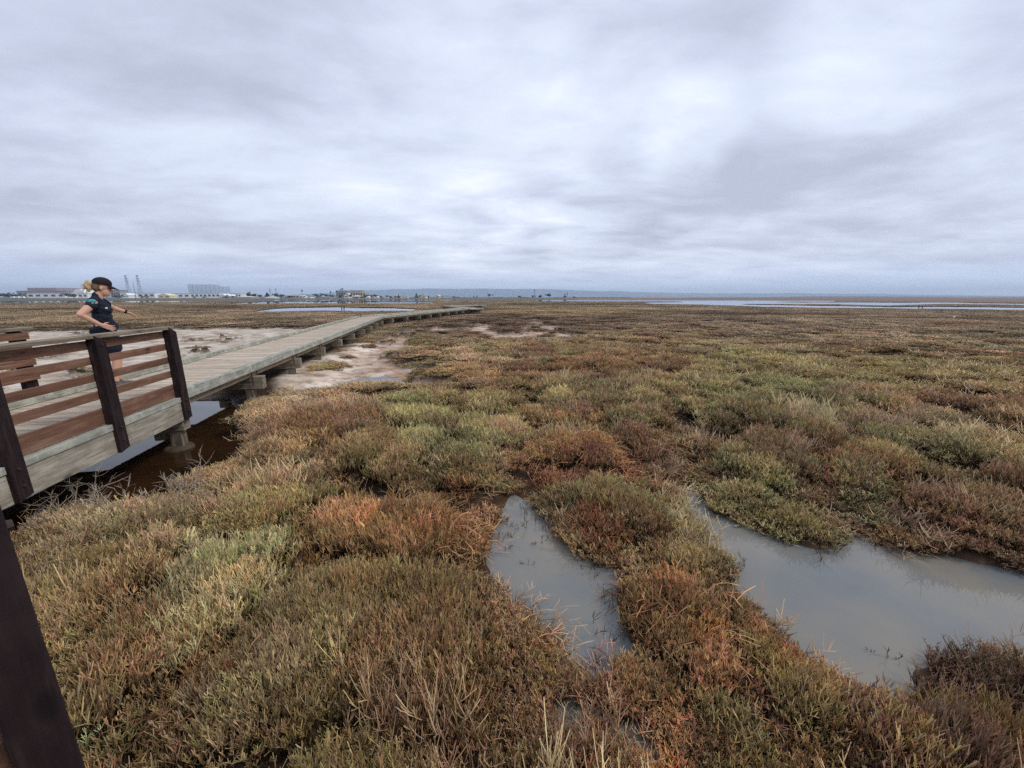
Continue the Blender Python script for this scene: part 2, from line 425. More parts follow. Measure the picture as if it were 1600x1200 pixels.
def fields(x, y):
    """height, water distance, bare-mud, pink and ditch masks of the marsh"""
    r = np.hypot(x, y)
    wob = (fbm(x * 3.1, y * 3.1, 5, 3) - .5) * .22
    wd = near_sd(x, y, PONDS, 3.0) + wob * np.clip(r / 6, .5, 1)
    cd = near_sd(x, y, [CHANNEL], 3.0) + wob
    wd = np.minimum(wd, cd)
    fd = near_sd(x, y, FARW, 60.0)
    wobf = (fbm(x / 9, y / 9, 6, 3) - .5) * np.clip(r / 60, 0, 3) * 1.2
    wob2 = (fbm(x / 1.7, y / 1.7, 9, 4) - .5)
    pd = near_sd(x, y, PANS, 8.0) + wob2 * 1.5
    sdist = near_sd(x, y, [STREAK], 10.0) + wob2 * 4
    strk = sstep(.46, .52, fbm(x / 2.2 + 9, y / 5.0, 31, 5)) * sstep(1.5, -3, sdist)
    bare = np.maximum(sstep(.35, -.25, pd) * sstep(.80, .73, fbm(x / .9, y / 1.4, 41, 4) + .10 * sstep(-6, -4, x + y * .25) - .06 * sstep(-4, -1, pd)), strk)
    pink = sstep(-4, 0, x + y * .25) * bare
    hum = (fbm(x / 2.6, y / 2.6, 1, 4) - .5) * .30 + (fbm(x / .5, y / .5, 2, 3) - .5) * .10
    hum = hum * (1 - .72 * sstep(15, 55, r)) + (fbm(x / 14, y / 14, 3, 3) - .5) * .06 * sstep(20, 80, r)
    land = np.maximum(.15 - .09 * sstep(20, 60, r) + hum, .03)
    tA, tB, _, _ = tussock(x, y)
    land = land + (tB * .22 - .08 + tA * .04) * sstep(80, 25, r) * (1 - bare)
    land = np.maximum(land, .03)
    dd = ditch_dist(x, y)
    land = land * (1 - .85 * sstep(1.5, .5, dd)) + .02 * sstep(1.5, .5, dd)
    land = land * (1 - bare) + bare * (.022 + .02 * fbm(x * 2, y * 2, 8, 3))
    wdk = walk_dist(x, y)
    land = np.where(wdk < 2.5, np.minimum(land, .12 + .1 * wob2 + .10 * sstep(.8, 2.5, wdk)), land)
    land = np.maximum(land, .27 * sstep(7.5, 9.5, y) * sstep(2.6, 1.0, wdk) * (.8 + .4 * wob2))
    land = np.maximum(land, .015)
    # far shore rises a little
    land = land + sstep(260, 420, r) * .45
    k = sstep(-.16, .03, wd); land = land * (.10 + .90 * sstep(-.02, .5, wd))
    fr = np.clip(.012 * r, .2, 6)
    k2 = sstep(-1, 1, (fd + wobf * .5) / fr)
    h = land * k + -.20 * (1 - k)
    h = h * k2 + -.25 * (1 - k2)
    return dict(h=h, wd=np.minimum(wd, fd), near=wd, bare=bare, pink=pink, dd=dd, wdk=wdk, r=r, cd=cd, pd=np.minimum(pd, sdist))

# ------------------------------------------------------------------ plant colours: what grows where
G = 1.0
_lin = lin
def plin(r, g, b, k=1.0):
    c = _lin(r, g, b)
    g = .38 * (c[0] + c[1] + c[2]) / 3
    c = (c[0] * .62 + g * 1.08, c[1] * .62 + g * 1.03, c[2] * .62 + g * .82)
    return (c[0] * 1.88, c[1] * 1.68, c[2] * 1.44)
TAN, OLIVE, SAGE, RUST, ORANGE = plin(142, 122, 84, G), plin(118, 112, 68, G), plin(126, 134, 96, G), plin(126, 76, 45, G), plin(160, 108, 64, G)
PURP, GREYT, FAR, GREEN, PALE, DKB, YELG = plin(98, 76, 68, G), plin(142, 128, 110, G), plin(112, 98, 84, G), plin(124, 138, 92, G), plin(156, 166, 126, G), plin(86, 62, 44, G), plin(136, 134, 80, G)
BLOBS = [
    (630, 850, 120, 70, ORANGE, .5), (760, 890, 110, 80, plin(160, 122, 74, G), .8), (705, 672, 60, 45, GREEN, 1.4), (640, 655, 60, 20, GREEN, .8), (560, 720, 90, 30, TAN, .7), (470, 660, 45, 25, RUST, .9),
    (560, 650, 120, 25, plin(132, 98, 62, G), .7), (690, 640, 40, 18, ORANGE, .6), (450, 620, 110, 26, GREYT, .8), (400, 690, 60, 50, plin(110, 88, 70, G), .7), (470, 700, 70, 30, TAN, .7), (430, 740, 70, 30, PURP, .7), (620, 745, 90, 30, DKB, .5),
    (900, 668, 50, 18, YELG, .9), (880, 690, 40, 22, ORANGE, .8), (900, 720, 75, 35, plin(158, 98, 62, G), .9), (985, 700, 30, 14, RUST, 1.), (960, 680, 45, 20, SAGE, .6), (860, 735, 45, 30, plin(112, 80, 66, G), .7), (940, 745, 50, 25, RUST, .9),
    (1010, 775, 65, 26, GREEN, .9), (890, 795, 45, 30, GREYT, .7), (965, 825, 65, 34, RUST, .9), (1055, 830, 40, 40, RUST, .7), (1010, 830, 30, 25, GREYT, .6), (1100, 850, 55, 60, plin(112, 92, 62, G), .7), (1050, 900, 70, 50, plin(120, 108, 66, G), .7),
    (1075, 990, 55, 40, plin(168, 106, 68, G), 1.), (1110, 1080, 80, 70, ORANGE, .9), (960, 1060, 70, 40, plin(146, 96, 56, G), .95), (1130, 1170, 70, 50, plin(186, 138, 84, G), .8), (1010, 1175, 70, 40, GREYT, .8), (1190, 1040, 60, 60, OLIVE, .6),
    (1240, 1100, 110, 80, plin(136, 126, 66, G), .8), (1330, 1150, 90, 50, plin(146, 128, 72, G), .7), (1340, 1060, 50, 30, plin(112, 94, 60, G), .6), (1540, 1090, 110, 130, plin(104, 80, 74, G), 2.6), (1480, 1080, 40, 60, plin(108, 86, 78, G), .9), (1510, 1000, 70, 40, plin(92, 66, 64, G), 1.),
    (1230, 745, 75, 45, plin(128, 132, 86, G), .9), (1240, 820, 90, 40, plin(112, 110, 66, G), .9), (1430, 815, 90, 32, plin(126, 82, 50, G), .9), (1150, 790, 35, 20, plin(140, 98, 62, G), .8), (1570, 830, 60, 50, plin(92, 68, 50, G), .9), (1540, 745, 60, 35, plin(150, 98, 58, G), .8),
    (1270, 705, 40, 18, RUST, 1.), (1310, 725, 40, 20, plin(140, 82, 56, G), .9), (1370, 745, 70, 14, RUST, .7), (1440, 620, 85, 17, plin(146, 96, 56, G), .9), (1320, 572, 130, 18, YELG, .6), (1250, 610, 110, 20, plin(112, 122, 80, G), .8), (1120, 620, 70, 22, plin(118, 124, 82, G), .7), (1400, 700, 90, 20, plin(116, 120, 80, G), .6), (1280, 770, 90, 20, plin(108, 118, 72, G), .7), (1500, 590, 90, 22, plin(120, 118, 78, G), .6), (1130, 556, 50, 14, plin(132, 138, 92, G), .8),
    (870, 572, 150, 17, plin(124, 92, 68, G), .8), (1000, 600, 100, 22, plin(130, 116, 74, G), .6), (940, 600, 40, 18, PURP, .8), (1200, 640, 120, 40, plin(128, 126, 84, G), .6), (1110, 680, 60, 20, PURP, .8), (1450, 670, 110, 30, GREYT, .6), (1450, 740, 80, 30, plin(136, 130, 84, G), .6), (740, 600, 70, 30, plin(132, 104, 66, G), .7),
    (200, 800, 110, 45, plin(140, 124, 108, G), 1.), (345, 890, 60, 34, PALE, .9), (430, 920, 50, 20, PALE, .35), (110, 900, 60, 60, plin(110, 98, 70, G), .7), (300, 1000, 170, 70, plin(118, 78, 48, G), 1.2), (390, 1040, 70, 35, plin(152, 98, 58, G), .9), (480, 1010, 100, 60, plin(130, 92, 54, G), .7), (430, 800, 70, 25, plin(136, 126, 78, G), .8),
    (170, 1110, 80, 80, plin(124, 112, 84, G), .8), (470, 1140, 160, 70, plin(112, 84, 60, G), 1.1), (650, 1080, 150, 90, plin(134, 102, 66, G), 1.0), (800, 1060, 90, 50, plin(118, 84, 60, G), .7), (830, 950, 60, 40, plin(132, 116, 66, G), .6), (720, 1000, 90, 50, plin(126, 108, 62, G), .6), (700, 1170, 120, 40, plin(128, 112, 74, G), .6),
    (800, 508, 150, 15, plin(84, 64, 58, G), 1.3), (1150, 489, 190, 1.3, plin(52, 40, 34, G), 1.5), (1430, 494, 130, 1.2, plin(52, 40, 34, G), 1.4), (90, 481, 110, 1.4, plin(60, 50, 36, G), 1.3), (330, 478, 60, 1.2, plin(60, 50, 36, G), 1.3), (880, 474.5, 120, .9, plin(58, 52, 36, G), 1.3), (1000, 512, 160, 9, plin(102, 84, 74, G), .8), (900, 485, 130, 5, plin(122, 106, 66, G), .7), (590, 476, 130, 4, plin(124, 106, 76, G), .4), (150, 495, 170, 14, plin(114, 98, 76, G), .8), (1510, 505, 60, 5, plin(110, 72, 58, G), .8), (1300, 500, 300, 14, plin(112, 98, 86, G), .5),
    (1330, 530, 200, 10, plin(126, 116, 96, G), .5), (760, 560, 80, 10, GREYT, .6), (800, 780, 40, 20, plin(92, 74, 62, G), .8),
]
def palette(x, y, r):
    a = fbm(x / 1.9, y / 1.9, 51, 4); b = fbm(x / .75, y / .75, 61, 3); c = fbm(x / 5.5, y / 5.5, 71, 3)
    base = np.zeros(x.shape + (3,)); wt = np.zeros(x.shape)
    def add(colr, wgt):
        nonlocal base, wt
        base += np.array(colr) * wgt[..., None]; wt += wgt
    g = lambda q, m, s: np.exp(-((q - m) / s) ** 2)
    near = sstep(45, 18, r)
    add(OLIVE, g(a, .55, .09) + .1); add(TAN, g(a, .45, .09) + .1); add(SAGE, g(a, .66, .08) * (.3 + .5 * near)); add(RUST, g(a, .35, .06) * near * 1.3); add(plin(150, 108, 66, G), g(b, .32, .07) * near * .8)
    add(GREYT, g(b, .68, .07) * .5); add(plin(140, 106, 68, G), .22 * near + .1); add(PURP, g(c, .36, .08) * 1.2 + g(b, .5, .03) * .15 + .6 * sstep(9, 20, r) * g(a, .42, .08)); add(lin(96, 64, 46, 1.3), g(a, .40, .05) * near * .7)
    add((FAR[0] * .80, FAR[1] * .84, FAR[2] * 1.05), 4.0 * sstep(14, 45, r)); add(plin(112, 102, 80, G), 1.2 * sstep(14, 45, r) * g(c, .6, .12))
    base /= wt[..., None]
    u, v = proj(x, y, np.full(x.shape, .30))
    wob = (a - .5) * 1.6 + (b - .5) * 1.2
    acc = base.copy(); wsum = np.ones(x.shape)
    for bu, bv, ru, rv, colr, am in BLOBS:
        q = ((u - bu) / ru) ** 2 + ((v - bv) / rv) ** 2
        wg = np.where(q < 9, np.exp(-np.clip(q * 1.1 + wob * 1.5, -1.5, 9)) * am * 2.3, 0)
        acc += np.array(colr) * wg[..., None]; wsum += wg
    return acc / wsum[..., None]

# ------------------------------------------------------------------ ground sheet, denser towards the camera's view
rr = [0.25]
while rr[-1] < 14000: rr.append(rr[-1] * 1.0105 + .004)
rr = np.array(rr)
ang = np.concatenate([np.linspace(-68, 68, 560), np.linspace(68, 292, 90)[1:-1]])
ang = np.radians(ang)
AA, RR = np.meshgrid(ang, rr)
gx, gy = (np.sin(AA) * RR).ravel(), (np.cos(AA) * RR).ravel()
fl = fields(gx, gy)
pal = palette(gx, gy, fl['r'])
litter = np.array(lin(58, 44, 33, 1.0)) * (0.7 + .6 * fbm(gx * 4, gy * 4, 81, 3))[:, None]  # brown litter, darkened so the gaps between plants look shaded
farmix = sstep(60, 170, fl['r'])[:, None]
gcol = litter * (1 - farmix) + pal * .62 * farmix
shore = sstep(250, 330, fl['r']) * (gx < 60 + 0 * gy)
gcol = gcol * (1 - shore[:, None]) + shore[:, None] * np.array(lin(96, 98, 88, 1.0))
shore2 = sstep(250, 330, fl['r']) * (gx > 60)
gcol = gcol * (1 - shore2[:, None]) + shore2[:, None] * np.array(lin(124, 104, 92, 1.1))
na, nr = len(ang), len(rr)
ii, jj = np.meshgrid(np.arange(nr - 1), np.arange(na), indexing='ij')
j2 = (jj + 1) % na
FQ = np.stack([ii * na + jj, ii * na + j2, (ii + 1) * na + j2, (ii + 1) * na + jj], -1).reshape(-1, 4)
FQ = FQ[:, ::-1]

m, nt, out = new_mat('marsh_mud')
ac = N(nt, 'ShaderNodeAttribute', attribute_name='gcol'); ab = N(nt, 'ShaderNodeAttribute', attribute_name='bare'); ap = N(nt, 'ShaderNodeAttribute', attribute_name='pink'); aw = N(nt, 'ShaderNodeAttribute', attribute_name='wet')
geo = N(nt, 'ShaderNodeNewGeometry')
n1 = noise(nt, geo.outputs['Position'], 14, 6, .65); n2 = noise(nt, geo.outputs['Position'], 1.1, 6, .62); n3 = noise(nt, geo.outputs['Position'], 3.2, 5, .6)
base = mixc(nt, fmath(nt, 'MULTIPLY', n1, .5), ac.outputs['Color'], lin(60, 46, 34))
pale = ramp(nt, n2, [(.36, lin(152, 134, 114)), (.48, lin(194, 178, 158)), (.60, lin(220, 210, 196))])
pinkc = ramp(nt, n2, [(.36, lin(150, 120, 96)), (.50, lin(196, 164, 140)), (.64, lin(224, 204, 188))])
pale = mixc(nt, ap.outputs['Fac'], pale, pinkc)
crk = N(nt, 'ShaderNodeMapRange', inp={'From Min': .52, 'From Max': .63, 'To Max': .85}); crm = fmath(nt, 'MULTIPLY', crk.outputs[0], fmath(nt, 'ADD', fmath(nt, 'MULTIPLY', ap.outputs['Fac'], .65), .35)); L(nt, n3, crk.inputs[0])
pale = mixc(nt, crm, pale, lin(104, 84, 68))
base = mixc(nt, ab.outputs['Fac'], base, pale)
wetc = ramp(nt, n3, [(.35, lin(44, 28, 16)), (.65, lin(80, 56, 36))])
base = mixc(nt, aw.outputs['Fac'], base, wetc)
b = N(nt, 'ShaderNodeBsdfPrincipled', inp={'Roughness': .85, 'Specular IOR Level': .25})
L(nt, base, b.inputs['Base Color'])
ro = N(nt, 'ShaderNodeMapRange', inp={'To Min': .9, 'To Max': .42}); L(nt, aw.outputs['Fac'], ro.inputs[0]); L(nt, ro.outputs[0], b.inputs['Roughness'])
bp = N(nt, 'ShaderNodeBump', inp={'Strength': .6, 'Distance': .03}); L(nt, n1, bp.inputs['Height']); L(nt, bp.outputs[0], b.inputs['Normal'])
L(nt, b.outputs[0], out.inputs[0])
MUD = m
wet = sstep(.09, .01, fl['h']) * (1 - fl['bare'] * .75) * sstep(120, 60, fl['r'])
wet = np.maximum(wet, sstep(1.5, .2, fl['cd']) * sstep(14, 7, fl['r']))
ca = np.concatenate([gcol, np.ones((len(gcol), 1))], 1).astype(np.float32)
me = np_mesh('ground', np.stack([gx, gy, fl['h']], 1), FQ, MUD, True,
             dict(gcol=('FLOAT_COLOR', ca), bare=('FLOAT', fl['bare'].astype(np.float32)), pink=('FLOAT', fl['pink'].astype(np.float32)), wet=('FLOAT', wet.astype(np.float32))))
ground = bpy.data.objects.new('ground', me); COL.objects.link(ground)
tag(ground, 'brown marsh mud with pale dried pans between the plants', kind='structure')

# ------------------------------------------------------------------ water
m, nt, out = new_mat('still_water')
geo = N(nt, 'ShaderNodeNewGeometry')
sp_ = N(nt, 'ShaderNodeSeparateXYZ'); L(nt, geo.outputs['Position'], sp_.inputs[0])
nz = noise(nt, geo.outputs['Position'], .9, 3, .5)
silt = ramp(nt, nz, [(.35, lin(104, 109, 111)), (.65, lin(132, 125, 112))])
tea = ramp(nt, nz, [(.35, lin(26, 17, 10)), (.65, lin(58, 38, 20))])
mr = N(nt, 'ShaderNodeMapRange', interpolation_type='SMOOTHSTEP', inp={'From Min': -3.2, 'From Max': -1.8}); L(nt, sp_.outputs[0], mr.inputs[0])
wc = mixc(nt, mr.outputs[0], tea, silt)
b = N(nt, 'ShaderNodeBsdfPrincipled', inp={'Roughness': .02, 'IOR': 1.33, 'Specular IOR Level': .8})
L(nt, wc, b.inputs['Base Color'])
wn = noise(nt, geo.outputs['Position'], 9, 3, .5)
bp = N(nt, 'ShaderNodeBump', inp={'Strength': .05, 'Distance': .004}); L(nt, wn, bp.inputs['Height']); L(nt, bp.outputs[0], b.inputs['Normal'])
L(nt, b.outputs[0], out.inputs[0])
wb = MB(); wb.poly([(900 * math.cos(t), 900 * math.sin(t), 0) for t in np.linspace(0, 2 * math.pi, 65)[:-1]])
tag(wb.build('water', m), 'still grey pond and channel water of the marsh', kind='structure')

# ------------------------------------------------------------------ plants
def plant_mesh(name, seed, n, rad, h, thick, curl=0.35, branches=3, bl=.35, arch=0.0, leaf=0.0, spread=.5):
    rg = np.random.default_rng(seed)
    V, F, T, Q = [], [], [], []
    def strand(pts, r0, r1, t0, t1, q):
        pts = np.array(pts); k = len(pts); b = len(V)
        for i in range(k):
            d = pts[min(i + 1, k - 1)] - pts[max(i - 1, 0)]; d = d / (np.linalg.norm(d) + 1e-9)
            a = np.array([0, 0, 1.]) if abs(d[2]) < .8 else np.array([1., 0, 0])
            e1 = np.cross(d, a); e1 /= np.linalg.norm(e1); e2 = np.cross(d, e1)
            f = i / (k - 1); rd = r0 + (r1 - r0) * f
            if i == k - 1: rd *= .7
            elif i == k - 2: rd *= 1.15
            for s in range(3):
                th = 2 * math.pi * s / 3
                V.append(pts[i] + (e1 * math.cos(th) + e2 * math.sin(th)) * rd); T.append(t0 + (t1 - t0) * f); Q.append(q)
        for i in range(k - 1):
            for s in range(3):
                F.append((b + i * 3 + s, b + i * 3 + (s + 1) % 3, b + (i + 1) * 3 + (s + 1) % 3, b + (i + 1) * 3 + s))
    for i in range(n):
        a = rg.uniform(0, 2 * math.pi); rr_ = rad * math.sqrt(rg.uniform(0, 1))
        p = np.array([rr_ * math.cos(a), rr_ * math.sin(a), -.03])
        hh = h * rg.uniform(.55, 1.12)
        d = np.array([rg.normal(0, spread * .5) + spread * .6 * p[0] / rad, rg.normal(0, spread * .5) + spread * .6 * p[1] / rad, 1.0]); d /= np.linalg.norm(d)
        q = rg.uniform(0, 1); pts = [p.copy()]; ns = 4
        bend = np.array([rg.normal(0, curl), rg.normal(0, curl), -arch * rg.uniform(.4, 1.5)])
        for s in range(ns):
            d = d + bend / ns * (1 + s * .5); d /= np.linalg.norm(d)
            p = p + d * hh / ns; pts.append(p.copy())
        th = thick * rg.uniform(.75, 1.3)
        strand(pts, th * .8, th, 0, 1, q)
        for k in range(branches):
            f = rg.uniform(.3, .9); idx = min(int(f * ns), ns - 1); ff = f * ns - idx
            s0 = pts[idx] * (1 - ff) + pts[idx + 1] * ff
            az = rg.uniform(0, 2 * math.pi)
            bd = np.array([math.cos(az) * .45, math.sin(az) * .45, 1.0 - arch * .5]); bd /= np.linalg.norm(bd)
            ln = hh * bl * rg.uniform(.5, 1.2)
            m1 = s0 + bd * ln * .5; up = np.array([0, 0, .35 - arch * .6])
            m2 = m1 + (bd + up) / np.linalg.norm(bd + up) * ln * .55
            strand([s0, m1, m2], th * .8, th * .9 + leaf, f, min(1, f + .35), q)
    return np_mesh(name, V, F, None, False, dict(t=('FLOAT', np.array(T, np.float32)), q=('FLOAT', np.array(Q, np.float32))))

m, nt, out = new_mat('marsh_plant')
ic = N(nt, 'ShaderNodeAttribute', attribute_type='INSTANCER', attribute_name='col')
at = N(nt, 'ShaderNodeAttribute', attribute_name='t'); aq = N(nt, 'ShaderNodeAttribute', attribute_name='q')
hs = N(nt, 'ShaderNodeHueSaturation'); L(nt, ic.outputs['Color'], hs.inputs['Color'])
qv = N(nt, 'ShaderNodeMapRange', inp={'To Min': .6, 'To Max': 1.45}); L(nt, aq.outputs['Fac'], qv.inputs[0]); L(nt, qv.outputs[0], hs.inputs['Value'])
q2 = fmath(nt, 'FRACT', fmath(nt, 'MULTIPLY', aq.outputs['Fac'], 7.31))
qh = N(nt, 'ShaderNodeMapRange', inp={'To Min': .478, 'To Max': .522}); L(nt, q2, qh.inputs[0]); L(nt, qh.outputs[0], hs.inputs['Hue'])
shaded_wood_b = lin(46, 33, 25, 1.0)  # woody brown base, darkened further to paint shade between the stems
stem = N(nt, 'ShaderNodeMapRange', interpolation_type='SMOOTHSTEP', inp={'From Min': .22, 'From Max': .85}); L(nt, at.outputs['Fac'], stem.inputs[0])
tipv = N(nt, 'ShaderNodeMapRange', inp={'From Min': .6, 'From Max': 1.0, 'To Min': 1.0, 'To Max': 1.6}); L(nt, at.outputs['Fac'], tipv.inputs[0])  # pale tips, brightened further to set off the painted shade below
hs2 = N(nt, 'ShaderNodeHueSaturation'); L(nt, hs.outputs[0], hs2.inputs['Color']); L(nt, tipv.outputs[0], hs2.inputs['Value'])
c = mixc(nt, stem.outputs[0], shaded_wood_b, hs2.outputs[0])
q3 = fmath(nt, 'FRACT', fmath(nt, 'MULTIPLY', aq.outputs['Fac'], 23.7))
dry = N(nt, 'ShaderNodeMapRange', inp={'From Min': .86, 'From Max': .9, 'To Max': .55}); L(nt, q3, dry.inputs[0])
c = mixc(nt, dry.outputs[0], c, lin(186, 168, 138, 1.1))
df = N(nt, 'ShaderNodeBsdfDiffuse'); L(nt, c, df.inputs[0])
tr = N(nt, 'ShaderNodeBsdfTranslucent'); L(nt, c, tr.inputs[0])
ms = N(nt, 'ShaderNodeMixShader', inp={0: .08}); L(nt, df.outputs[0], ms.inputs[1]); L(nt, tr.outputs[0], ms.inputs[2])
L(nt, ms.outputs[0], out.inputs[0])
PLANT = m

def scatter(name, label, meshes, pts, rot, scl, var, colr):
    coll = bpy.data.collections.new(name + '_kinds')
    for i, me in enumerate(meshes):
        me.materials.clear(); me.materials.append(PLANT)
        o = bpy.data.objects.new('%s_kind_%02d' % (name, i), me); coll.objects.link(o)
    me = bpy.data.meshes.new(name)
    me.vertices.add(len(pts)); me.vertices.foreach_set('co', np.asarray(pts, np.float32).ravel())
    for an, ty, arr, key in (('rot', 'FLOAT_VECTOR', rot, 'vector'), ('scl', 'FLOAT_VECTOR', scl, 'vector'), ('var', 'INT', var, 'value'), ('col', 'FLOAT_VECTOR', colr, 'vector')):
        a = me.attributes.new(an, ty, 'POINT'); a.data.foreach_set(key, np.ascontiguousarray(np.asarray(arr, np.int32 if ty == 'INT' else np.float32)).ravel())
    o = bpy.data.objects.new(name, me); COL.objects.link(o)
    ng = bpy.data.node_groups.new(name + '_scatter', 'GeometryNodeTree')
    ng.interface.new_socket('Geometry', in_out='INPUT', socket_type='NodeSocketGeometry'); ng.interface.new_socket('Geometry', in_out='OUTPUT', socket_type='NodeSocketGeometry')
    gi, go = ng.nodes.new('NodeGroupInput'), ng.nodes.new('NodeGroupOutput')
    ci = ng.nodes.new('GeometryNodeCollectionInfo'); ci.inputs['Collection'].default_value = coll; ci.inputs['Separate Children'].default_value = True; ci.inputs['Reset Children'].default_value = True
    ip = ng.nodes.new('GeometryNodeInstanceOnPoints'); ip.inputs['Pick Instance'].default_value = True
    def na_(nm, ty):
        n = ng.nodes.new('GeometryNodeInputNamedAttribute'); n.data_type = ty; n.inputs['Name'].default_value = nm; return n.outputs['Attribute']
    e2 = ng.nodes.new('FunctionNodeEulerToRotation')
    lk = ng.links.new
    lk(gi.outputs[0], ip.inputs['Points']); lk(ci.outputs[0], ip.inputs['Instance']); lk(na_('var', 'INT'), ip.inputs['Instance Index'])
    lk(na_('rot', 'FLOAT_VECTOR'), e2.inputs[0]); lk(e2.outputs[0], ip.inputs['Rotation']); lk(na_('scl', 'FLOAT_VECTOR'), ip.inputs['Scale'])
    lk(ip.outputs[0], go.inputs[0])
    md = o.modifiers.new('scatter', 'NODES'); md.node_group = ng
    tag(o, label, kind='stuff')
    return o

# sampling positions: spacing grows with distance
pr, pa = [], []
r = 1.0
while r < 240:
    s = .047 + .0064 * r
    n = max(3, int(R(154) * r / s))
    a = R(-77) + (np.arange(n) + RNG.uniform(-.45, .45, n) + .5) * R(154) / n
    pr.append(r + RNG.uniform(-.5, .5, n) * s); pa.append(a)
    r += s
pr, pa = np.concatenate(pr), np.concatenate(pa)
vx, vy = np.sin(pa) * pr, np.cos(pa) * pr
f = fields(vx, vy)
rndp = RNG.uniform(0, 1, len(vx))
patch = fbm(vx / 1.1, vy / 1.1, 91, 4)
tA, tB, cA, cB = tussock(vx, vy)
keep = (f['near'] > -.02) & (f['wd'] > .012 * np.clip(pr - 15, 0, 400)) & (rndp > f['bare'] * 1.15) & ((f['wdk'] > 1.02) | ((pr > 32) & (f['wdk'] > .95))) & (f['dd'] > .75 + .3 * rndp)
keep &= ~((f['cd'] < .28 * (rndp * .7 + .3) * sstep(1.5, 4.5, vy)) & (vy < 9))
keep &= ~((vx < -.75) & (vy < .62))
keep &= (f['h'] > .006)
su, sv = proj(vx, vy, np.full(len(vx), .1))
for cu, cv, ru, rv in ((905, 1102, 44, 26), (1005, 1150, 40, 26), (1085, 770, 18, 22)):
    keep &= ~((((su - cu) / ru) ** 2 + ((sv - cv) / rv) ** 2 < 1) & (rndp < .9))
keep &= (RNG.uniform(0, 1, len(vx)) < .22 + 1.15 * (.3 + .7 * tA) * (.25 + .75 * tB)) | (pr > 45)
x, y, h, r_ = vx[keep], vy[keep], f['h'][keep], pr[keep]
tA, tB = tA[keep], tB[keep]; hA, hB = cA[4][keep], cB[4][keep]
# every plant has its own colour: take it at the plant's middle
pick = RNG.uniform(0, 1, len(x)) < .6
qx = np.where(pick, cA[2][keep], np.where(hA < .55, cB[2][keep], x)); qy = np.where(pick, cA[3][keep], np.where(hA < .55, cB[3][keep], y))
farq = r_ > 22
qx = np.where(farq, x, qx + (hA - .5) * .8); qy = np.where(farq, y, qy + (_hash(hA * 999, hB * 999, 5) - .5) * .8)
colr = palette(qx, qy, r_)
rp = np.where(r_ < 22, np.clip(hA + RNG.normal(0, .10, len(x)), 0, 1), RNG.uniform(0, 1, len(x))); pt = patch[keep]
colr = colr * (RNG.uniform(.8, 1.2, len(x)) * (.66 + .64 * hA) * (.84 + .3 * hB))[:, None]
nr_ = (r_ < 26)
mar = (nr_ & (hB + .35 * hA > 1.08))[:, None] * .62; gg = (nr_ & (hB + .35 * hA < .27) & (x < 2.2) & (r_ > 3.6))[:, None] * .34
colr = colr * (1 - mar) + np.array(lin(98, 70, 60, 1.25)) * mar
colr = colr * (1 - gg) + np.array(lin(130, 134, 92, 1.5)) * gg
colr = colr * (1 + RNG.normal(0, .05, (len(x), 3)))
colr = colr * (1 + (sstep(14, 40, r_) * (fbm(x / 5, y / 9, 301, 4) - .5) * 1.5))[:, None].clip(.4, 1.8)
s = .047 + .0064 * r_
sxy = np.clip(s / .056, .9, 40) * RNG.uniform(.85, 1.25, len(x))
hh = (.48 + .22 * tA + .48 * tB) * (.75 + .6 * (pt - .3)) * RNG.uniform(.75, 1.2, len(x)) * 1.15
hh *= .5 + .5 * sstep(.0, .45, f['near'][keep])
hh *= (1 - .45 * sstep(5, 25, r_)) * (1 - .35 * sstep(25, 80, r_)) * (.4 + .6 * sstep(.2, 2.5, f['pd'][keep]))
uu, vv = proj(x, y, h + .2)
tall = np.exp(-((uu - 1540) / 110) ** 2 - ((vv - 1060) / 120) ** 2)
hh *= 1 + .75 * tall
scl = np.stack([sxy, sxy, hh * (1 + .0 * r_)], 1)
# thicken height little with distance so the tufts stay rounded
tl = .09 / sxy ** .8
rot = np.stack([RNG.normal(0, 1, len(x)) * tl, RNG.normal(0, 1, len(x)) * tl, RNG.uniform(0, 6.283, len(x))], 1)
pos = np.stack([x, y, h], 1)
kinds = [plant_mesh('sprig', 100 + i, 58, .08, .185, .0017, .15, 6, .19, spread=.15) for i in range(6)] + [plant_mesh('sprig', 120 + i, 50, .085, .165, .0019, .2, 5, .25, spread=.26) for i in range(3)]
dryk = [plant_mesh('sprig', 140 + i, 36, .10, .27, .0017, .6, 1, .5, arch=1.3, spread=.7) for i in range(4)]
twig = [plant_mesh('sprig', 160 + i, 14, .085, .24, .0018, .35, 8, .5, spread=.8) for i in range(3)]
# dry curling grass where the plants are orange; grey dead twigs where they are grey
warm = (colr[:, 0] - colr[:, 1] * 1.35) / (colr.sum(1) + 1e-6)
isdry = (rp < np.clip((warm - .12) * 5.5, 0, .85)) & (r_ < 30)
grey = (colr.max(1) - colr.min(1)) / (colr.max(1) + 1e-6)
istwig = (~isdry) & (rp > 1 - np.clip((.52 - grey) * 1.6, .02, .4)) & (r_ < 30)
pk = ~(isdry | istwig)
nk = len(kinds)
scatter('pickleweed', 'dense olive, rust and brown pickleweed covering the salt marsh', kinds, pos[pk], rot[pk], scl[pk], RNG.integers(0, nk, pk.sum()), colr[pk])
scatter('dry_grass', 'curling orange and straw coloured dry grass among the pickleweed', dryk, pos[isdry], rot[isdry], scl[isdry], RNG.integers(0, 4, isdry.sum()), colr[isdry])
scatter('dead_twigs', 'grey dead twigs standing among the pickleweed', twig, pos[istwig], rot[istwig], scl[istwig] * np.array([1, 1, 1.05]), RNG.integers(0, 3, istwig.sum()), colr[istwig] * .6 + np.array(lin(150, 134, 116, 1.2)) * .4)
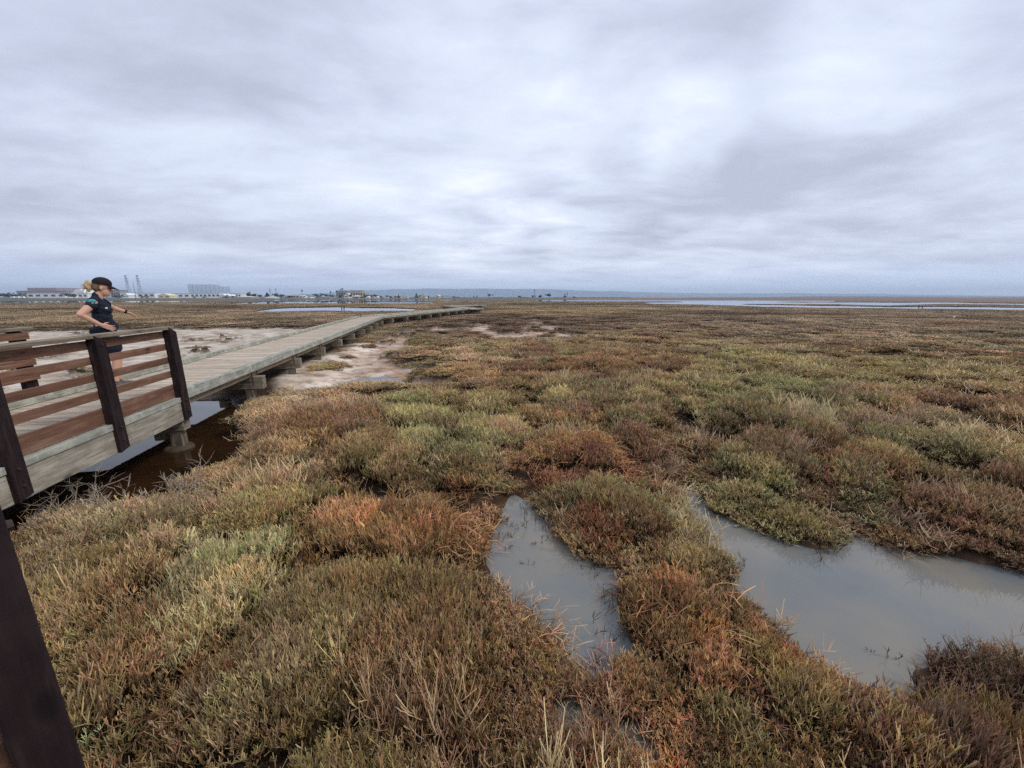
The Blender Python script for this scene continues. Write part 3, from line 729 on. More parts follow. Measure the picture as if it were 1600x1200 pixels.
# thin stems standing in the shallow edge of the pools
em = (f['near'] < .0) & (f['near'] > -.42) & (f['cd'] > .3) & (pr < 9)
ue, ve = proj(vx, vy, np.zeros(len(vx)))
pe = .035 + .30 * np.exp(-((ue - 820) / 50) ** 2 - ((ve - 830) / 26) ** 2) + .22 * np.exp(-((ue - 955) / 26) ** 2 - ((ve - 965) / 30) ** 2) + .12 * np.exp(-((ue - 1310) / 30) ** 2 - ((ve - 850) / 10) ** 2)
em &= RNG.uniform(0, 1, len(vx)) < pe * sstep(-.42, -.05, f['near'])
ne = em.sum()
sparse = [plant_mesh('sprig', 180 + i, 3, .05, .17, .0022, .4, 4, .4, spread=.7) for i in range(4)]
scatter('pool_stems', 'thin dark stems standing in the shallow edges of the pools', sparse, np.stack([vx[em], vy[em], np.zeros(ne) - .02], 1), np.stack([RNG.normal(0, .2, ne), RNG.normal(0, .2, ne), RNG.uniform(0, 6.28, ne)], 1), np.tile(np.array([[1., 1., 1.]]), (ne, 1)) * RNG.uniform(.5, 1.1, (ne, 1)), RNG.integers(0, 4, ne), np.tile(np.array([lin(74, 60, 44)]), (ne, 1)))
print('PLANTS', pk.sum(), isdry.sum(), istwig.sum(), 'ground', len(gx))
# ------------------------------------------------------------------ boardwalk
WD_DECK = wood('weathered_deck', lin(130, 114, 96), lin(180, 164, 144), lin(214, 202, 184), 'y', patch=lin(150, 140, 122), patch_amt=.5, rndamt=.32, bump=.5)
WD_CURB = wood('lichen_curb', lin(108, 107, 95), lin(146, 147, 134), lin(176, 175, 162), 'x', patch=lin(192, 190, 176), patch_amt=.75, rndamt=.15)
WD_BEAM = wood('grey_beam', lin(112, 104, 92), lin(160, 152, 136), lin(198, 190, 174), 'x', patch=lin(128, 116, 98), patch_amt=.6, rndamt=.2, grain=14)
WD_STR = wood('brown_stringer', lin(84, 70, 56), lin(120, 104, 86), lin(146, 130, 110), 'x', rndamt=.2)
WD_CAP = wood('grey_cross_beam', lin(88, 78, 66), lin(128, 118, 102), lin(164, 154, 136), 'y', patch=lin(96, 84, 70), rndamt=.2)
WD_PILE = wood('grey_pile', lin(66, 60, 50), lin(108, 100, 86), lin(146, 138, 122), 'z', patch=lin(70, 58, 44), rndamt=.2)
WD_POST = wood('dark_post', lin(22, 13, 14), lin(36, 24, 25), lin(62, 48, 47), 'z', patch=lin(54, 42, 42), patch_amt=.45, rndamt=.2, grain=16)
WD_RAIL = wood('red_brown_rail', lin(86, 60, 48), lin(120, 88, 70), lin(146, 115, 96), 'x', patch=lin(112, 72, 58), patch_amt=.6, rndamt=.2, grain=18)
WD_TOP = wood('grey_cap_board', lin(92, 82, 68), lin(130, 119, 102), lin(162, 150, 132), 'x', patch=lin(84, 70, 56), patch_amt=.7, rndamt=.1)
MUDPAD = plain('mud_caked_concrete', lin(78, 68, 54), .9, .35, 9)
STEEL = plain('rusty_steel', lin(58, 46, 40), .6, .3, 30)

bw = empty('boardwalk', (O1.x, O1.y, 0), 0, 'long weathered grey plank boardwalk on low piles zigzagging across the marsh', 'boardwalk')
def child_loc(s): return (s['o'].x - O1.x, s['o'].y - O1.y, 0)
NEAR_END = 4.0 + 5.75        # local length of the first run that carries railings
for si, s in enumerate(SEGS):
    lc, rz, ln = child_loc(s), s['rz'], s['ln']
    dz = -.004 * si
    pitch = .148 if si < 2 else .148
    mb = MB(); xx = 0.0 if si == 0 else -.25; end = ln + (.5 if si < 3 else .3)
    while xx < end:
        wdt = pitch - .009
        z = random.uniform(-.003, .003); j = random.uniform(-.012, .012)
        y0, y1 = .02 + random.uniform(-.008, .008), W - .02 + random.uniform(-.008, .008)
        M_ = Matrix.Translation((xx + wdt / 2, W / 2, DECK_Z - .02 + dz + z)) @ Matrix.Rotation(j * .25, 4, 'Z') @ Matrix.Rotation(random.uniform(-.012, .012), 4, 'Y')
        mb.box(-wdt / 2, wdt / 2, y0 - W / 2, y1 - W / 2, -.02, .02, M_)
        xx += pitch
    mb.build('deck', WD_DECK, bw, lc, rz)
    # kerb timbers along both edges, in lengths
    for side in (0, 1):
        mb = MB(); x0 = 0.0
        st = 0.0 if (si > 0 or side == 1) else NEAR_END
        x0 = st
        while x0 < end - .1:
            x1 = min(x0 + 4.86, end)
            jj_ = random.uniform(-.006, .006)
            if side == 0: mb.box(x0 + .006, x1, -.035 + jj_, .10 + jj_, DECK_Z + dz + .004 - .06, DECK_Z + .10 + dz)
            else: mb.box(x0 + .006, x1, W - .10 + jj_, W + .035 + jj_, DECK_Z + dz + .004, DECK_Z + .10 + dz)
            x0 = x1
        mb.build('kerb', WD_CURB, bw, lc, rz, bevel=.008)
    # stringers under the deck
    for yo in (.04, W / 2, W - .08):
        mb = MB(); mb.box(NEAR_END - .2 if (si == 0 and yo == .04) else 0, end - .03, yo, yo + .07, DECK_Z - .165 + dz, DECK_Z - .045 + dz)
        mb.build('stringer', WD_STR, bw, lc, rz)
    # cross beams on piles
    xs = [4 + 5.62] + [4 + 5.62 + 2.42 * k for k in range(1, 10)] + [4 - .1, 4 + 2.9] if si == 0 else [1.2 + 2.42 * k for k in range(int((ln - 1) / 2.42) + 1)]
    for x in xs:
        if x > end: continue
        top = DECK_Z - .166 + dz
        dp = .26
        if si == 0 and x < NEAR_END + .1: top = DECK_Z - .30; dp = .2
        ex = random.uniform(.10, .17)
        if x < NEAR_END + .1 and si == 0: ex = .02
        mb = MB(); mb.box(x - .085, x + .085, -ex, W + ex, top - dp, top)
        mb.build('cross_beam', WD_CAP, bw, lc, rz, bevel=.006)
        for yo in (.12, W - .12):
            mb = MB(); mb.box(x - .075, x + .075, yo - .075, yo + .075, -.5, top - dp)
            mb.build('pile', WD_PILE, bw, lc, rz, bevel=.008)
        if si == 0 and x > 4:
            for yo in (.14, W - .14):
                mb = MB(); n = 20
                prof = [(.0, .065), (.11, .06), (.165, .045), (.185, .015), (.19, -.12)]
                for (ra, za), (rb, zb) in zip(prof[:-1], prof[1:]):
                    for k in range(n):
                        t0, t1 = 2 * math.pi * k / n, 2 * math.pi * (k + 1) / n
                        q = [(x + ra * math.cos(t0), yo + ra * math.sin(t0), za), (x + rb * math.cos(t0), yo + rb * math.sin(t0), zb), (x + rb * math.cos(t1), yo + rb * math.sin(t1), zb), (x + ra * math.cos(t1), yo + ra * math.sin(t1), za)]
                        if ra == 0: q = q[:3]
                        mb.poly(q)
                mb.build('footing', MUDPAD, bw, lc, rz, smooth=True)
        if si == 0 and x > NEAR_END:
            for dx in (-.14, .10):
                mb = MB(); mb.tube([(x + dx, .0, DECK_Z - .03), (x + dx, -.005, top - .16)], .012, 6)
                mb.build('bolt', STEEL, bw, lc, rz)
# deep fascia below the railings, right and left
for side in (0, 1):
    y0, y1 = (-.045, .035) if side == 0 else (W - .035, W + .045)
    mb = MB(); mb.box(0.0, 6.4, y0, y1, DECK_Z - .34, DECK_Z - .062); mb.box(6.41, NEAR_END, y0, y1, DECK_Z - .34, DECK_Z - .062)
    mb.build('fascia', WD_BEAM, bw, child_loc(S1), S1['rz'], bevel=.006)
    if side == 0:
        mb = MB(); mb.box(0, NEAR_END - .03, y0 - .012, y1, DECK_Z - .058, DECK_Z + .012)
        mb.build('kerb', WD_CURB, bw, child_loc(S1), S1['rz'], bevel=.005)

# ------------------------------------------------------------------ railings
RAILS = [(.88, .975), (.71, .795), (.52, .605), (.315, .405)]
def railing(origin, rz, length, posts, post_side, label, kick=True, group=None, cap=(0, 0), lowpost=-.34):
    """local x runs along the walk; rails sit at y=0, posts at y=post_side"""
    t = empty('railing', (origin[0], origin[1], DECK_Z), rz, label, 'railing', group)
    for x in posts:
        ps = post_side
        mb = MB()
        def tp(i, p):
            z = p[2]
            if i in (5, 6): z -= .075
            if i in (1, 2): z += .035
            return (p[0], p[1], z)
        y0, y1 = (ps - .095, ps) if ps < 0 else (ps, ps + .095)
        mb.box(x - .07, x + .07, y0, y1, lowpost, 1.035, taper=tp)
        po = mb.build('post', WD_POST, t, bevel=.007)
        oy = y0 if ps < 0 else y1; sg = -1 if ps < 0 else 1
        for zb in (-.2, -.04, .93):
            mb = MB(); mb.tube([(x, oy - sg * .004, zb), (x, oy + sg * .012, zb)], [.016, .013], 8); mb.build('bolt', STEEL, po)
    for (a, b) in RAILS:
        mb = MB(); mb.box(0, length, -.02, .02, a, b); mb.build('rail', WD_RAIL, t, bevel=.004)
    if kick:
        mb = MB(); mb.box(0, length, -.02, .02, .022, .205); mb.build('kick_board', WD_RAIL, t, bevel=.004)
    mb = MB(); sgn = -1 if post_side < 0 else 1
    y0, y1 = (-.105 + cap[0], .045 + cap[1])
    if sgn > 0: y0, y1 = -.045, .105
    mb.box(-.02, length + .06, y0, y1, 1.0, 1.04, taper=None); mb.build('cap_board', WD_TOP, t, bevel=.005)
    return t
def w1(sx, yo):
    p = S1['o'] + S1['d'] * sx + S1['left'] * yo
    return (p.x, p.y)
# right side of the walk (nearest): posts stand outside the rails
xC, xB, xA = 4 + 3.20, 4 + 4.36, 4 + 5.60
railing(w1(xC - .05, .03), S1['rz'], xA - xC + .05, [.05, xB - xC + .05, xA - xC + .05], -.021, 'red brown slatted railing with three dark posts on the near edge of the boardwalk')
# far side
xE = 4 + 5.80
railing(w1(xE - 5.4, W - .03), S1['rz'], 5.4, [5.33, 4.08, 2.83, 1.58], .021, 'red brown slatted railing on the far edge of the boardwalk behind the woman\'s end')
# viewing platform beside the walk, where the photographer stands
PC = Vector(w1(xC - .55, -.02)); PD = Vector((-1.237, .697)); PE = Vector((-.78, -.9)); PF = Vector((-.78, -3.4))
plat = empty('viewing_platform', (-3, -1, 0), 0, 'plank platform beside the boardwalk behind the nearest dark post', 'platform')
def px_right(y):
    if y > PD.y: return PD.x + (PC.x - PD.x) * (y - PD.y) / (PC.y - PD.y)
    if y > PE.y: return PD.x + (PE.x - PD.x) * (PD.y - y) / (PD.y - PE.y)
    return PE.x
mb = MB(); y = -3.4
while y < PC.y - .1:
    xl = O1.x - .195 * y + .06; xr = min(px_right(y), px_right(y + .14)) - .06
    if xr - xl > .1: mb.box(xl + 3, xr + 3, y + 1, y + .139 + 1, DECK_Z - .04, DECK_Z)
    y += .148
WD_DECKX = wood('weathered_platform_deck', lin(128, 116, 102), lin(176, 164, 148), lin(212, 202, 188), 'x', rndamt=.3)
mb.build('deck', WD_DECKX, plat)
for a, b in ((PC, PD), (PD, PE), (PE, PF)):
    s = seg((a.x, a.y), (b.x, b.y))
    mb = MB(); mb.box(.05, s['ln'] - .05, -.14, -.06, DECK_Z - .34, DECK_Z - .03)
    mb.build('fascia', WD_BEAM, plat, (a.x + 3, a.y + 1, 0), s['rz'], bevel=.006)
    mb = MB(); mb.box(s['ln'] - .2, s['ln'] - .05, -.30, -.15, -.5, DECK_Z - .05)
    mb.build('pile', WD_PILE, plat, (a.x + 3, a.y + 1, 0), s['rz'])
s = seg((PC.x, PC.y), (PD.x, PD.y))
sr = seg((PD.x, PD.y), (PC.x, PC.y))
# rails on the platform side, posts outside (away from the deck); local x from D to C
dr = railing((PD.x, PD.y), sr['rz'], sr['ln'] - .25, [.0, 1.35, 2.7], -.021, 'dark post railing of the platform rising at the lower left edge of the view', lowpost=-.62)
s = seg((PD.x, PD.y - .14), (PE.x, PE.y))
railing((PD.x - .1, PD.y - .2), s['rz'], s['ln'] - .1, [.75, 1.5], .021, 'platform railing behind the nearest dark post', lowpost=-.62)
# ------------------------------------------------------------------ blended solid (one continuous surface)
def ell(c, r, rot=None, n=20, m=12):
    V, F = [], []
    for i in range(m + 1):
        th = math.pi * i / m
        for k in range(n):
            ph = 2 * math.pi * k / n
            v = Vector((r[0] * math.sin(th) * math.cos(ph), r[1] * math.sin(th) * math.sin(ph), r[2] * math.cos(th)))
            if rot is not None: v = rot @ v
            V.append(v + Vector(c))
    for i in range(m):
        for k in range(n): F.append((i * n + k, (i + 1) * n + k, (i + 1) * n + (k + 1) % n, i * n + (k + 1) % n))
    return V, F
def cap(p0, r0, p1, r1, n=14, k=5):
    p0, p1 = Vector(p0), Vector(p1); d = (p1 - p0).normalized()
    a = Vector((0, 0, 1)) if abs(d.z) < .9 else Vector((1, 0, 0))
    e1 = d.cross(a).normalized(); e2 = d.cross(e1)
    prof = [(-r0 * math.cos(t), r0 * math.sin(t), 0) for t in np.linspace(.05, math.pi / 2, k)] + [(r1 * math.sin(t), r1 * math.cos(t), 1) for t in np.linspace(0, math.pi / 2 - .05, k)]
    V, F = [], []
    for (h, rad, e) in prof:
        c = (p1 if e else p0) + d * h
        for q in range(n):
            t = 2 * math.pi * q / n; V.append(c + (e1 * math.cos(t) + e2 * math.sin(t)) * rad)
    for i in range(len(prof) - 1):
        for q in range(n): F.append((i * n + q, (i + 1) * n + q, (i + 1) * n + (q + 1) % n, i * n + (q + 1) % n))
    F.append(tuple(reversed(range(n)))); F.append(tuple((len(prof) - 1) * n + q for q in range(n)))
    return V, F
def solid(name, prims, mat, parent, voxel=.008, smooth=3, cut=None, folds=0):
    V, F = [], []
    for v, f in prims:
        b = len(V); V += [tuple(p) for p in v]; F += [tuple(b + i for i in q) for q in f]
    me = bpy.data.meshes.new(name); me.from_pydata(V, [], F); me.update()
    bm = bmesh.new(); bm.from_mesh(me); bmesh.ops.recalc_face_normals(bm, faces=bm.faces); bm.to_mesh(me); bm.free()
    o = bpy.data.objects.new(name, me); COL.objects.link(o)
    rm = o.modifiers.new('remesh', 'REMESH'); rm.mode = 'VOXEL'; rm.voxel_size = voxel
    if smooth:
        sm = o.modifiers.new('smooth', 'SMOOTH'); sm.factor = .5; sm.iterations = smooth
    dg = bpy.context.evaluated_depsgraph_get()
    me2 = bpy.data.meshes.new_from_object(o.evaluated_get(dg)); me2.name = name
    o.modifiers.clear(); o.data = me2; bpy.data.meshes.remove(me)
    if cut:
        bm = bmesh.new(); bm.from_mesh(me2)
        bmesh.ops.delete(bm, geom=[f for f in bm.faces if cut(f.calc_center_median())], context='FACES')
        bm.to_mesh(me2); bm.free()
    if folds:
        from mathutils import noise as mn
        for vtx in me2.vertices:
            q = vtx.co; vtx.co = q + vtx.normal * folds * (mn.noise((q.x * 9 + q.z * 7, q.y * 9, q.z * 22 + q.x * 9)) + .5 * mn.noise((q.x * 25, q.y * 25, q.z * 40)))
    me2.polygons.foreach_set('use_smooth', [True] * len(me2.polygons))
    me2.materials.clear(); me2.materials.append(mat)
    o.parent = parent
    return o

# ------------------------------------------------------------------ the woman at the end of the railing
SKIN = plain('skin', lin(205, 158, 134), .55, .06, 8, .35); NAVY = plain('navy_cloth', lin(26, 30, 46), .85, .25, 30); NAVY2 = plain('dark_shorts', lin(22, 24, 40), .85, .25, 30)
BLK = plain('black_cloth', lin(28, 20, 22), .8, .2, 20); TEAL = plain('teal_print', lin(86, 176, 196), .8, .1, 40); HAIR = plain('blond_hair', lin(186, 162, 124), .6, .3, 40); HAIRD = plain('dark_blond_hair', lin(110, 88, 64), .6, .3, 40)
WHT = plain('white_print', lin(225, 225, 225), .7, .05); EYE = plain('dark_eye', lin(40, 30, 26), .3, .1); LIP = plain('lip', lin(176, 104, 96), .5, .05); SHOE = plain('grey_shoe', lin(92, 88, 84), .8, .2, 20)
fx, fy = at_z(163, 606, DECK_Z)
per = empty('person', (fx + .20, fy + .02, DECK_Z), R(43), 'woman in black cap and navy vest, hand on hip, pointing ahead from the boardwalk edge', 'person')
HC = Vector((.075, 0, 1.575))
hd = Matrix.Rotation(R(12), 3, 'Y')
def H(x, y, z): return HC + hd @ Vector((x, y, z))
sh_r, el_r, wr_r = (-.03, -.185, 1.365), (-.19, -.30, 1.195), (-.01, -.235, 1.03)
sh_l, el_l, wr_l = (.03, .18, 1.37), (.13, .33, 1.275), (.275, .42, 1.205)
prims = [
    ell(H(0, 0, .055), (.098, .078, .105)), ell(H(.03, 0, -.03), (.07, .058, .085)), ell(H(.055, 0, -.075), (.042, .04, .035)),
    cap(H(.09, 0, .02), .012, H(.112, 0, -.018), .017), ell(H(.088, 0, -.052), (.02, .026, .012)), ell(H(.08, 0, .045), (.03, .055, .014)),
    ell(H(-.005, -.078, .005), (.018, .012, .03)), ell(H(-.005, .078, .005), (.018, .012, .03)),
    cap(H(-.025, 0, -.06), .052, (.0, 0, 1.40), .06),
    cap((-.01, -.10, 1.385), .055, (-.01, .10, 1.385), .055), ell((0, 0, 1.29), (.105, .155, .14)), ell((.06, -.07, 1.26), (.07, .07, .07)), ell((.06, .07, 1.26), (.07, .07, .07)),
    ell((0.0, 0, 1.12), (.10, .135, .15)), ell((0.01, 0, .96), (.125, .175, .13)), ell((-.06, -.07, .90), (.09, .09, .10)), ell((-.06, .07, .90), (.09, .09, .10)),
    cap(sh_r, .060, el_r, .045), cap(el_r, .043, wr_r, .027), cap(sh_l, .058, el_l, .042), cap(el_l, .041, wr_l, .026),
    cap((.01, -.09, .88), .092, (.07, -.10, .50), .058), cap((.07, -.10, .50), .056, (.0, -.10, .10), .038), cap((.01, .09, .88), .092, (.08, .11, .50), .058), cap((.08, .11, .50), .056, (.02, .11, .10), .038),
    cap((.0, -.10, .055), .038, (.15, -.11, .03), .03), cap((.02, .11, .055), .038, (.17, .13, .03), .03),
]
def hand(wr, d, up, side, curl, spread=.012, thumb=1):
    """palm from the wrist along d; fingers fan across `side`, curl towards -up"""
    wr, d, up, side = Vector(wr), Vector(d).normalized(), Vector(up).normalized(), Vector(side).normalized()
    out = []
    pc = wr + d * .085
    for k in range(4):
        o = (k - 1.5) * .019
        out.append(cap(wr + side * o * .5, .015, pc + side * o, .0125, 10, 4))
        ln = (.036, .042, .040, .031)[k]
        p = pc + side * o; dd = d.copy()
        for j in range(3):
            dd = (dd - up * curl * (1, 1.2, 1)[j]).normalized(); q = p + dd * ln * (1, .72, .6)[j] + side * (k - 1.5) * spread * .3
            out.append(cap(p, .0098 - j * .0008, q, .009 - j * .0008, 8, 3)); p = q
    t0 = wr + d * .025 - side * .022 * thumb; t1 = t0 + (d * .6 - side * .75 * thumb - up * .3).normalized() * .04; t2 = t1 + (d * .9 - side * .25 * thumb - up * .4).normalized() * .03
    out += [cap(t0, .013, t1, .0105, 8, 3), cap(t1, .0105, t2, .009, 8, 3)]
    return out
prims += hand(wr_r, (.85, .25, -.45), (-.15, -1, -.2), (.3, -.1, .9), .10, thumb=-1)
prims += hand(wr_l, (.85, .1, -.42), (.3, 0, .95), (.1, -1, .05), .22, thumb=1)
solid('body', prims, SKIN, per, .007, 3)
# clothes
vest = [cap((-.012, -.105, 1.392), .066, (-.012, .105, 1.392), .066), ell((0, 0, 1.29), (.122, .172, .15)), ell((.062, -.07, 1.255), (.08, .082, .08)), ell((.062, .07, 1.255), (.08, .082, .08)), ell((.01, 0, 1.14), (.118, .15, .14)), ell((.025, .01, 1.06), (.115, .145, .10)),
        cap((-.03, -.17, 1.372), .075, (-.075, -.215, 1.315), .068), cap((.03, .17, 1.375), .07, (.07, .215, 1.33), .064), cap((-.005, 0, 1.42), .068, (.012, 0, 1.475), .060)]
solid('vest', vest, NAVY, per, .007, 2, folds=.011)
shorts = [ell((0.015, 0, .95), (.14, .19, .12)), ell((-.06, -.07, .90), (.105, .105, .115)), ell((-.06, .07, .90), (.105, .105, .115)), ell((.05, .04, .99), (.115, .145, .10)), cap((.02, -.09, .86), .112, (.055, -.10, .64), .098), cap((.02, .09, .86), .112, (.06, .11, .64), .098)]
solid('shorts', shorts, NAVY2, per, .008, 2, folds=.011)
solid('shoe', [cap((-.03, -.10, .05), .048, (.15, -.11, .035), .042), cap((0, -.10, .06), .047, (0, -.10, .11), .045)], SHOE, per, .008, 2)
solid('shoe', [cap((-.01, .11, .05), .048, (.17, .13, .035), .042), cap((.02, .11, .06), .047, (.02, .11, .11), .045)], SHOE, per, .008, 2)
# cap, hair
cp_ = solid('cap', [ell(H(-.004, 0, .082), (.115, .093, .098)), ], BLK, per, .006, 2, cut=lambda c: (hd.inverted() @ (c - HC)).z < .062)
br = []
bm = bmesh.new(); rows = []
for i in range(7):
    a = R(-62 + i * 124 / 6)
    rw = []
    for k, rr_ in enumerate((0, .35, .7, 1.0)):
        x_ = .085 * math.cos(a) + .018 + rr_ * .085 * max(0, math.cos(a * 1.15)) ; y_ = .09 * math.sin(a) * (1 - .12 * rr_)
        rw.append((x_, y_, .068 - .04 * rr_ - 1.1 * y_ * y_))
    rows.append(rw)
tv = [[bm.verts.new(H(*p)) for p in rw] for rw in rows]; bv = [[bm.verts.new(H(p[0], p[1], p[2] - .006)) for p in rw] for rw in rows]
for i in range(6):
    for k in range(3):
        bm.faces.new((tv[i][k], tv[i][k + 1], tv[i + 1][k + 1], tv[i + 1][k])); bm.faces.new((bv[i + 1][k], bv[i + 1][k + 1], bv[i][k + 1], bv[i][k]))
    bm.faces.new((tv[i][3], bv[i][3], bv[i + 1][3], tv[i + 1][3]))
me = bpy.data.meshes.new('brim'); bm.to_mesh(me); bm.free(); me.materials.append(BLK)
o = bpy.data.objects.new('brim', me); COL.objects.link(o); o.parent = cp_
hp = [ell(H(-.035, 0, .03), (.085, .082, .085)), ell(H(-.06, -.03, -.005), (.045, .05, .05)), ell(H(-.06, .03, -.005), (.045, .05, .05))]
solid('hair', hp, HAIRD, per, .006, 2)
random.seed(5)
bun = [ell(H(-.135, 0, .045), (.046, .046, .052)), ell(H(-.15, -.012, .005), (.036, .038, .05)), ell(H(-.11, -.01, .06), (.036, .034, .03))] + [ell(H(-.135 + random.uniform(-.03, .025), random.uniform(-.036, .036), random.uniform(-.05, .075)), (.016, .015, .028)) for _ in range(14)]
hb = solid('hair_bun', bun, HAIR, per, .006, 1, folds=.008)
mb = MB()
for k in range(46):
    a = Vector((random.gauss(0, 1), random.gauss(0, 1), random.gauss(0, 1))).normalized(); c0 = H(-.14, 0, .03); p0 = c0 + Vector((a.x * .042, a.y * .042, a.z * .06))
    p1 = p0 + a * .02 + Vector((-.012, 0, -.012)); p2 = p1 + a * .012 + Vector((-.012, random.uniform(-.015, .015), -.035)); mb.tube([p0, p1, p2], [.004, .003, .0015], 4)
mb.build('loose_strands', HAIR, hb)
for sy in (-1, 1):
    v, f = ell(H(.083, .032 * sy, .022), (.012, .014, .008)); mb = MB(); mb.v = [tuple(p) for p in v]; mb.f = f; mb.r = [0] * len(f); mb.build('eye', EYE, per, smooth=True)
v, f = ell(H(.104, 0, -.052), (.008, .022, .007)); mb = MB(); mb.v = [tuple(p) for p in v]; mb.f = f; mb.r = [0] * len(f); mb.build('mouth', LIP, per, smooth=True)
solid('wristwatch', [cap(Vector(el_l).lerp(Vector(wr_l), .93), .033, Vector(el_l).lerp(Vector(wr_l), 1.02), .032)], BLK, per, .006, 1)
mb = MB()      # printed mark on the shoulder: a slanted wave shape following the sleeve, and a small white badge
rot = Matrix.Rotation(R(24), 3, 'X')
v, f = ell((-.045, -.243, 1.385), (.05, .012, .034), rot); b0 = MB(); b0.v = [tuple(p) for p in v]; b0.f = f; b0.r = [0] * len(f); b0.build('shoulder_print', TEAL, per, smooth=True)
v, f = ell((.085, -.142, 1.28), (.017, .012, .013)); b0 = MB(); b0.v = [tuple(p) for p in v]; b0.f = f; b0.r = [0] * len(f); b0.build('chest_badge', WHT, per, smooth=True)

# ------------------------------------------------------------------ birds and stakes far out on the flats
def on_land(u, v, z=.05): return at_z(u, v, z)
ex_, ey_ = at_z(1490.5, 497.5, .12)
eg = empty('egret', (ex_, ey_, .05), R(-15), 'white egret standing in the grey brown marsh at right, before the far water', 'bird'); eg.scale = (.6, .6, .62)
EGW = plain('white_feather', lin(238, 238, 234), .8, .05)
solid('body', [ell((0, 0, .34), (.15, .07, .085), Matrix.Rotation(R(28), 3, 'Y')), cap((.10, 0, .42), .035, (.15, 0, .52), .022), cap((.15, 0, .52), .022, (.11, 0, .62), .02), cap((.11, 0, .62), .02, (.14, 0, .69), .024), ell((.165, 0, .70), (.045, .026, .026)), cap((-.10, 0, .29), .04, (-.21, 0, .23), .015)], EGW, eg, .012, 2)
mb = MB(); mb.tube([(.2, 0, .70), (.31, 0, .685)], [.012, .002], 6); mb.build('beak', plain('black_bill', lin(40, 38, 34), .5, .1), eg)
for sy in (-.03, .03):
    mb = MB(); mb.tube([(.0, sy, .28), (.02, sy, .15), (0, sy, 0), (.05, sy, -.02)], [.010, .012, .008, .006], 6); mb.build('leg', BLK, eg)
STAKE = wood('dark_stake', lin(30, 26, 22), lin(48, 40, 34), lin(70, 60, 50), 'z')
for u, v, hh_, lb in ((1435.5, 481.3, .55, 'dark stake standing in the far bright water, left of two close ones'), (1440.8, 481.5, .5, 'dark stake standing in the far bright water, right of two close ones'), (534, 484.6, .45, 'short dark stake in the long pond beyond the boardwalk, left of a close pair'), (537.5, 484.8, .4, 'short dark stake in the long pond beyond the boardwalk, right of a close pair')):
    x_, y_ = at_z(u, v, 0); mb = MB(); mb.tube([(0, 0, -.3), (.01, 0, hh_ * .6), (.03, .01, hh_)], [.07, .065, .045], 8)
    tag(mb.build('stake', STAKE, None, (x_, y_, 0)), lb, 'stake', 'stakes standing in the far water')

# dead bush beside the fascia of the boardwalk
def dead_bush(px_, z0, seed, label, sc=1.0):
    rg = random.Random(seed); x_, y_ = at_z(px_[0], px_[1], z0)
    mb = MB()
    def grow(p, d, ln, rad, lev):
        pts = [p]; 
        for k in range(4):
            d = (d + Vector((rg.gauss(0, .22), rg.gauss(0, .22), rg.gauss(.03, .15)))).normalized(); p = p + d * ln / 4; pts.append(p)
        mb.tube(pts, [rad, rad * .9, rad * .8, rad * .65, rad * .45], 5)
        if lev:
            for k in range(4):
                b = pts[rg.randint(1, 4)]; dd = (d + Vector((rg.gauss(0, .8), rg.gauss(0, .8), rg.gauss(.1, .5)))).normalized(); grow(b, dd, ln * rg.uniform(.4, .75), rad * .62, lev - 1)
    for k in range(9):
        a = rg.uniform(0, 6.28); grow(Vector((rg.gauss(0, .06), rg.gauss(0, .06), 0)), Vector((math.cos(a) * .9, math.sin(a) * .9, rg.uniform(.3, 1.1))).normalized(), .34 * sc * rg.uniform(.6, 1.2), .0065 * sc, 2)
    gz = float(fields(np.array([x_]), np.array([y_]))['h'][0])
    o = mb.build('dead_bush', WD_TWIG, None, (x_, y_, max(gz, 0.02) - .02)); tag(o, label, 'bush', 'dead bushes at the muddy channel')
WD_TWIG = plain('bare_grey_twig', lin(158, 144, 128), .9, .3, 12)
dead_bush((112, 800), .1, 3, 'bare grey dead bush with pale crossing twigs directly below the fascia end', 1.0)
dead_bush((190, 815), .1, 8, 'low matted grey dead bush between two taller ones at the channel', .85)
dead_bush((290, 790), .12, 14, 'upright grey dead bush nearest the brown channel water', .95)
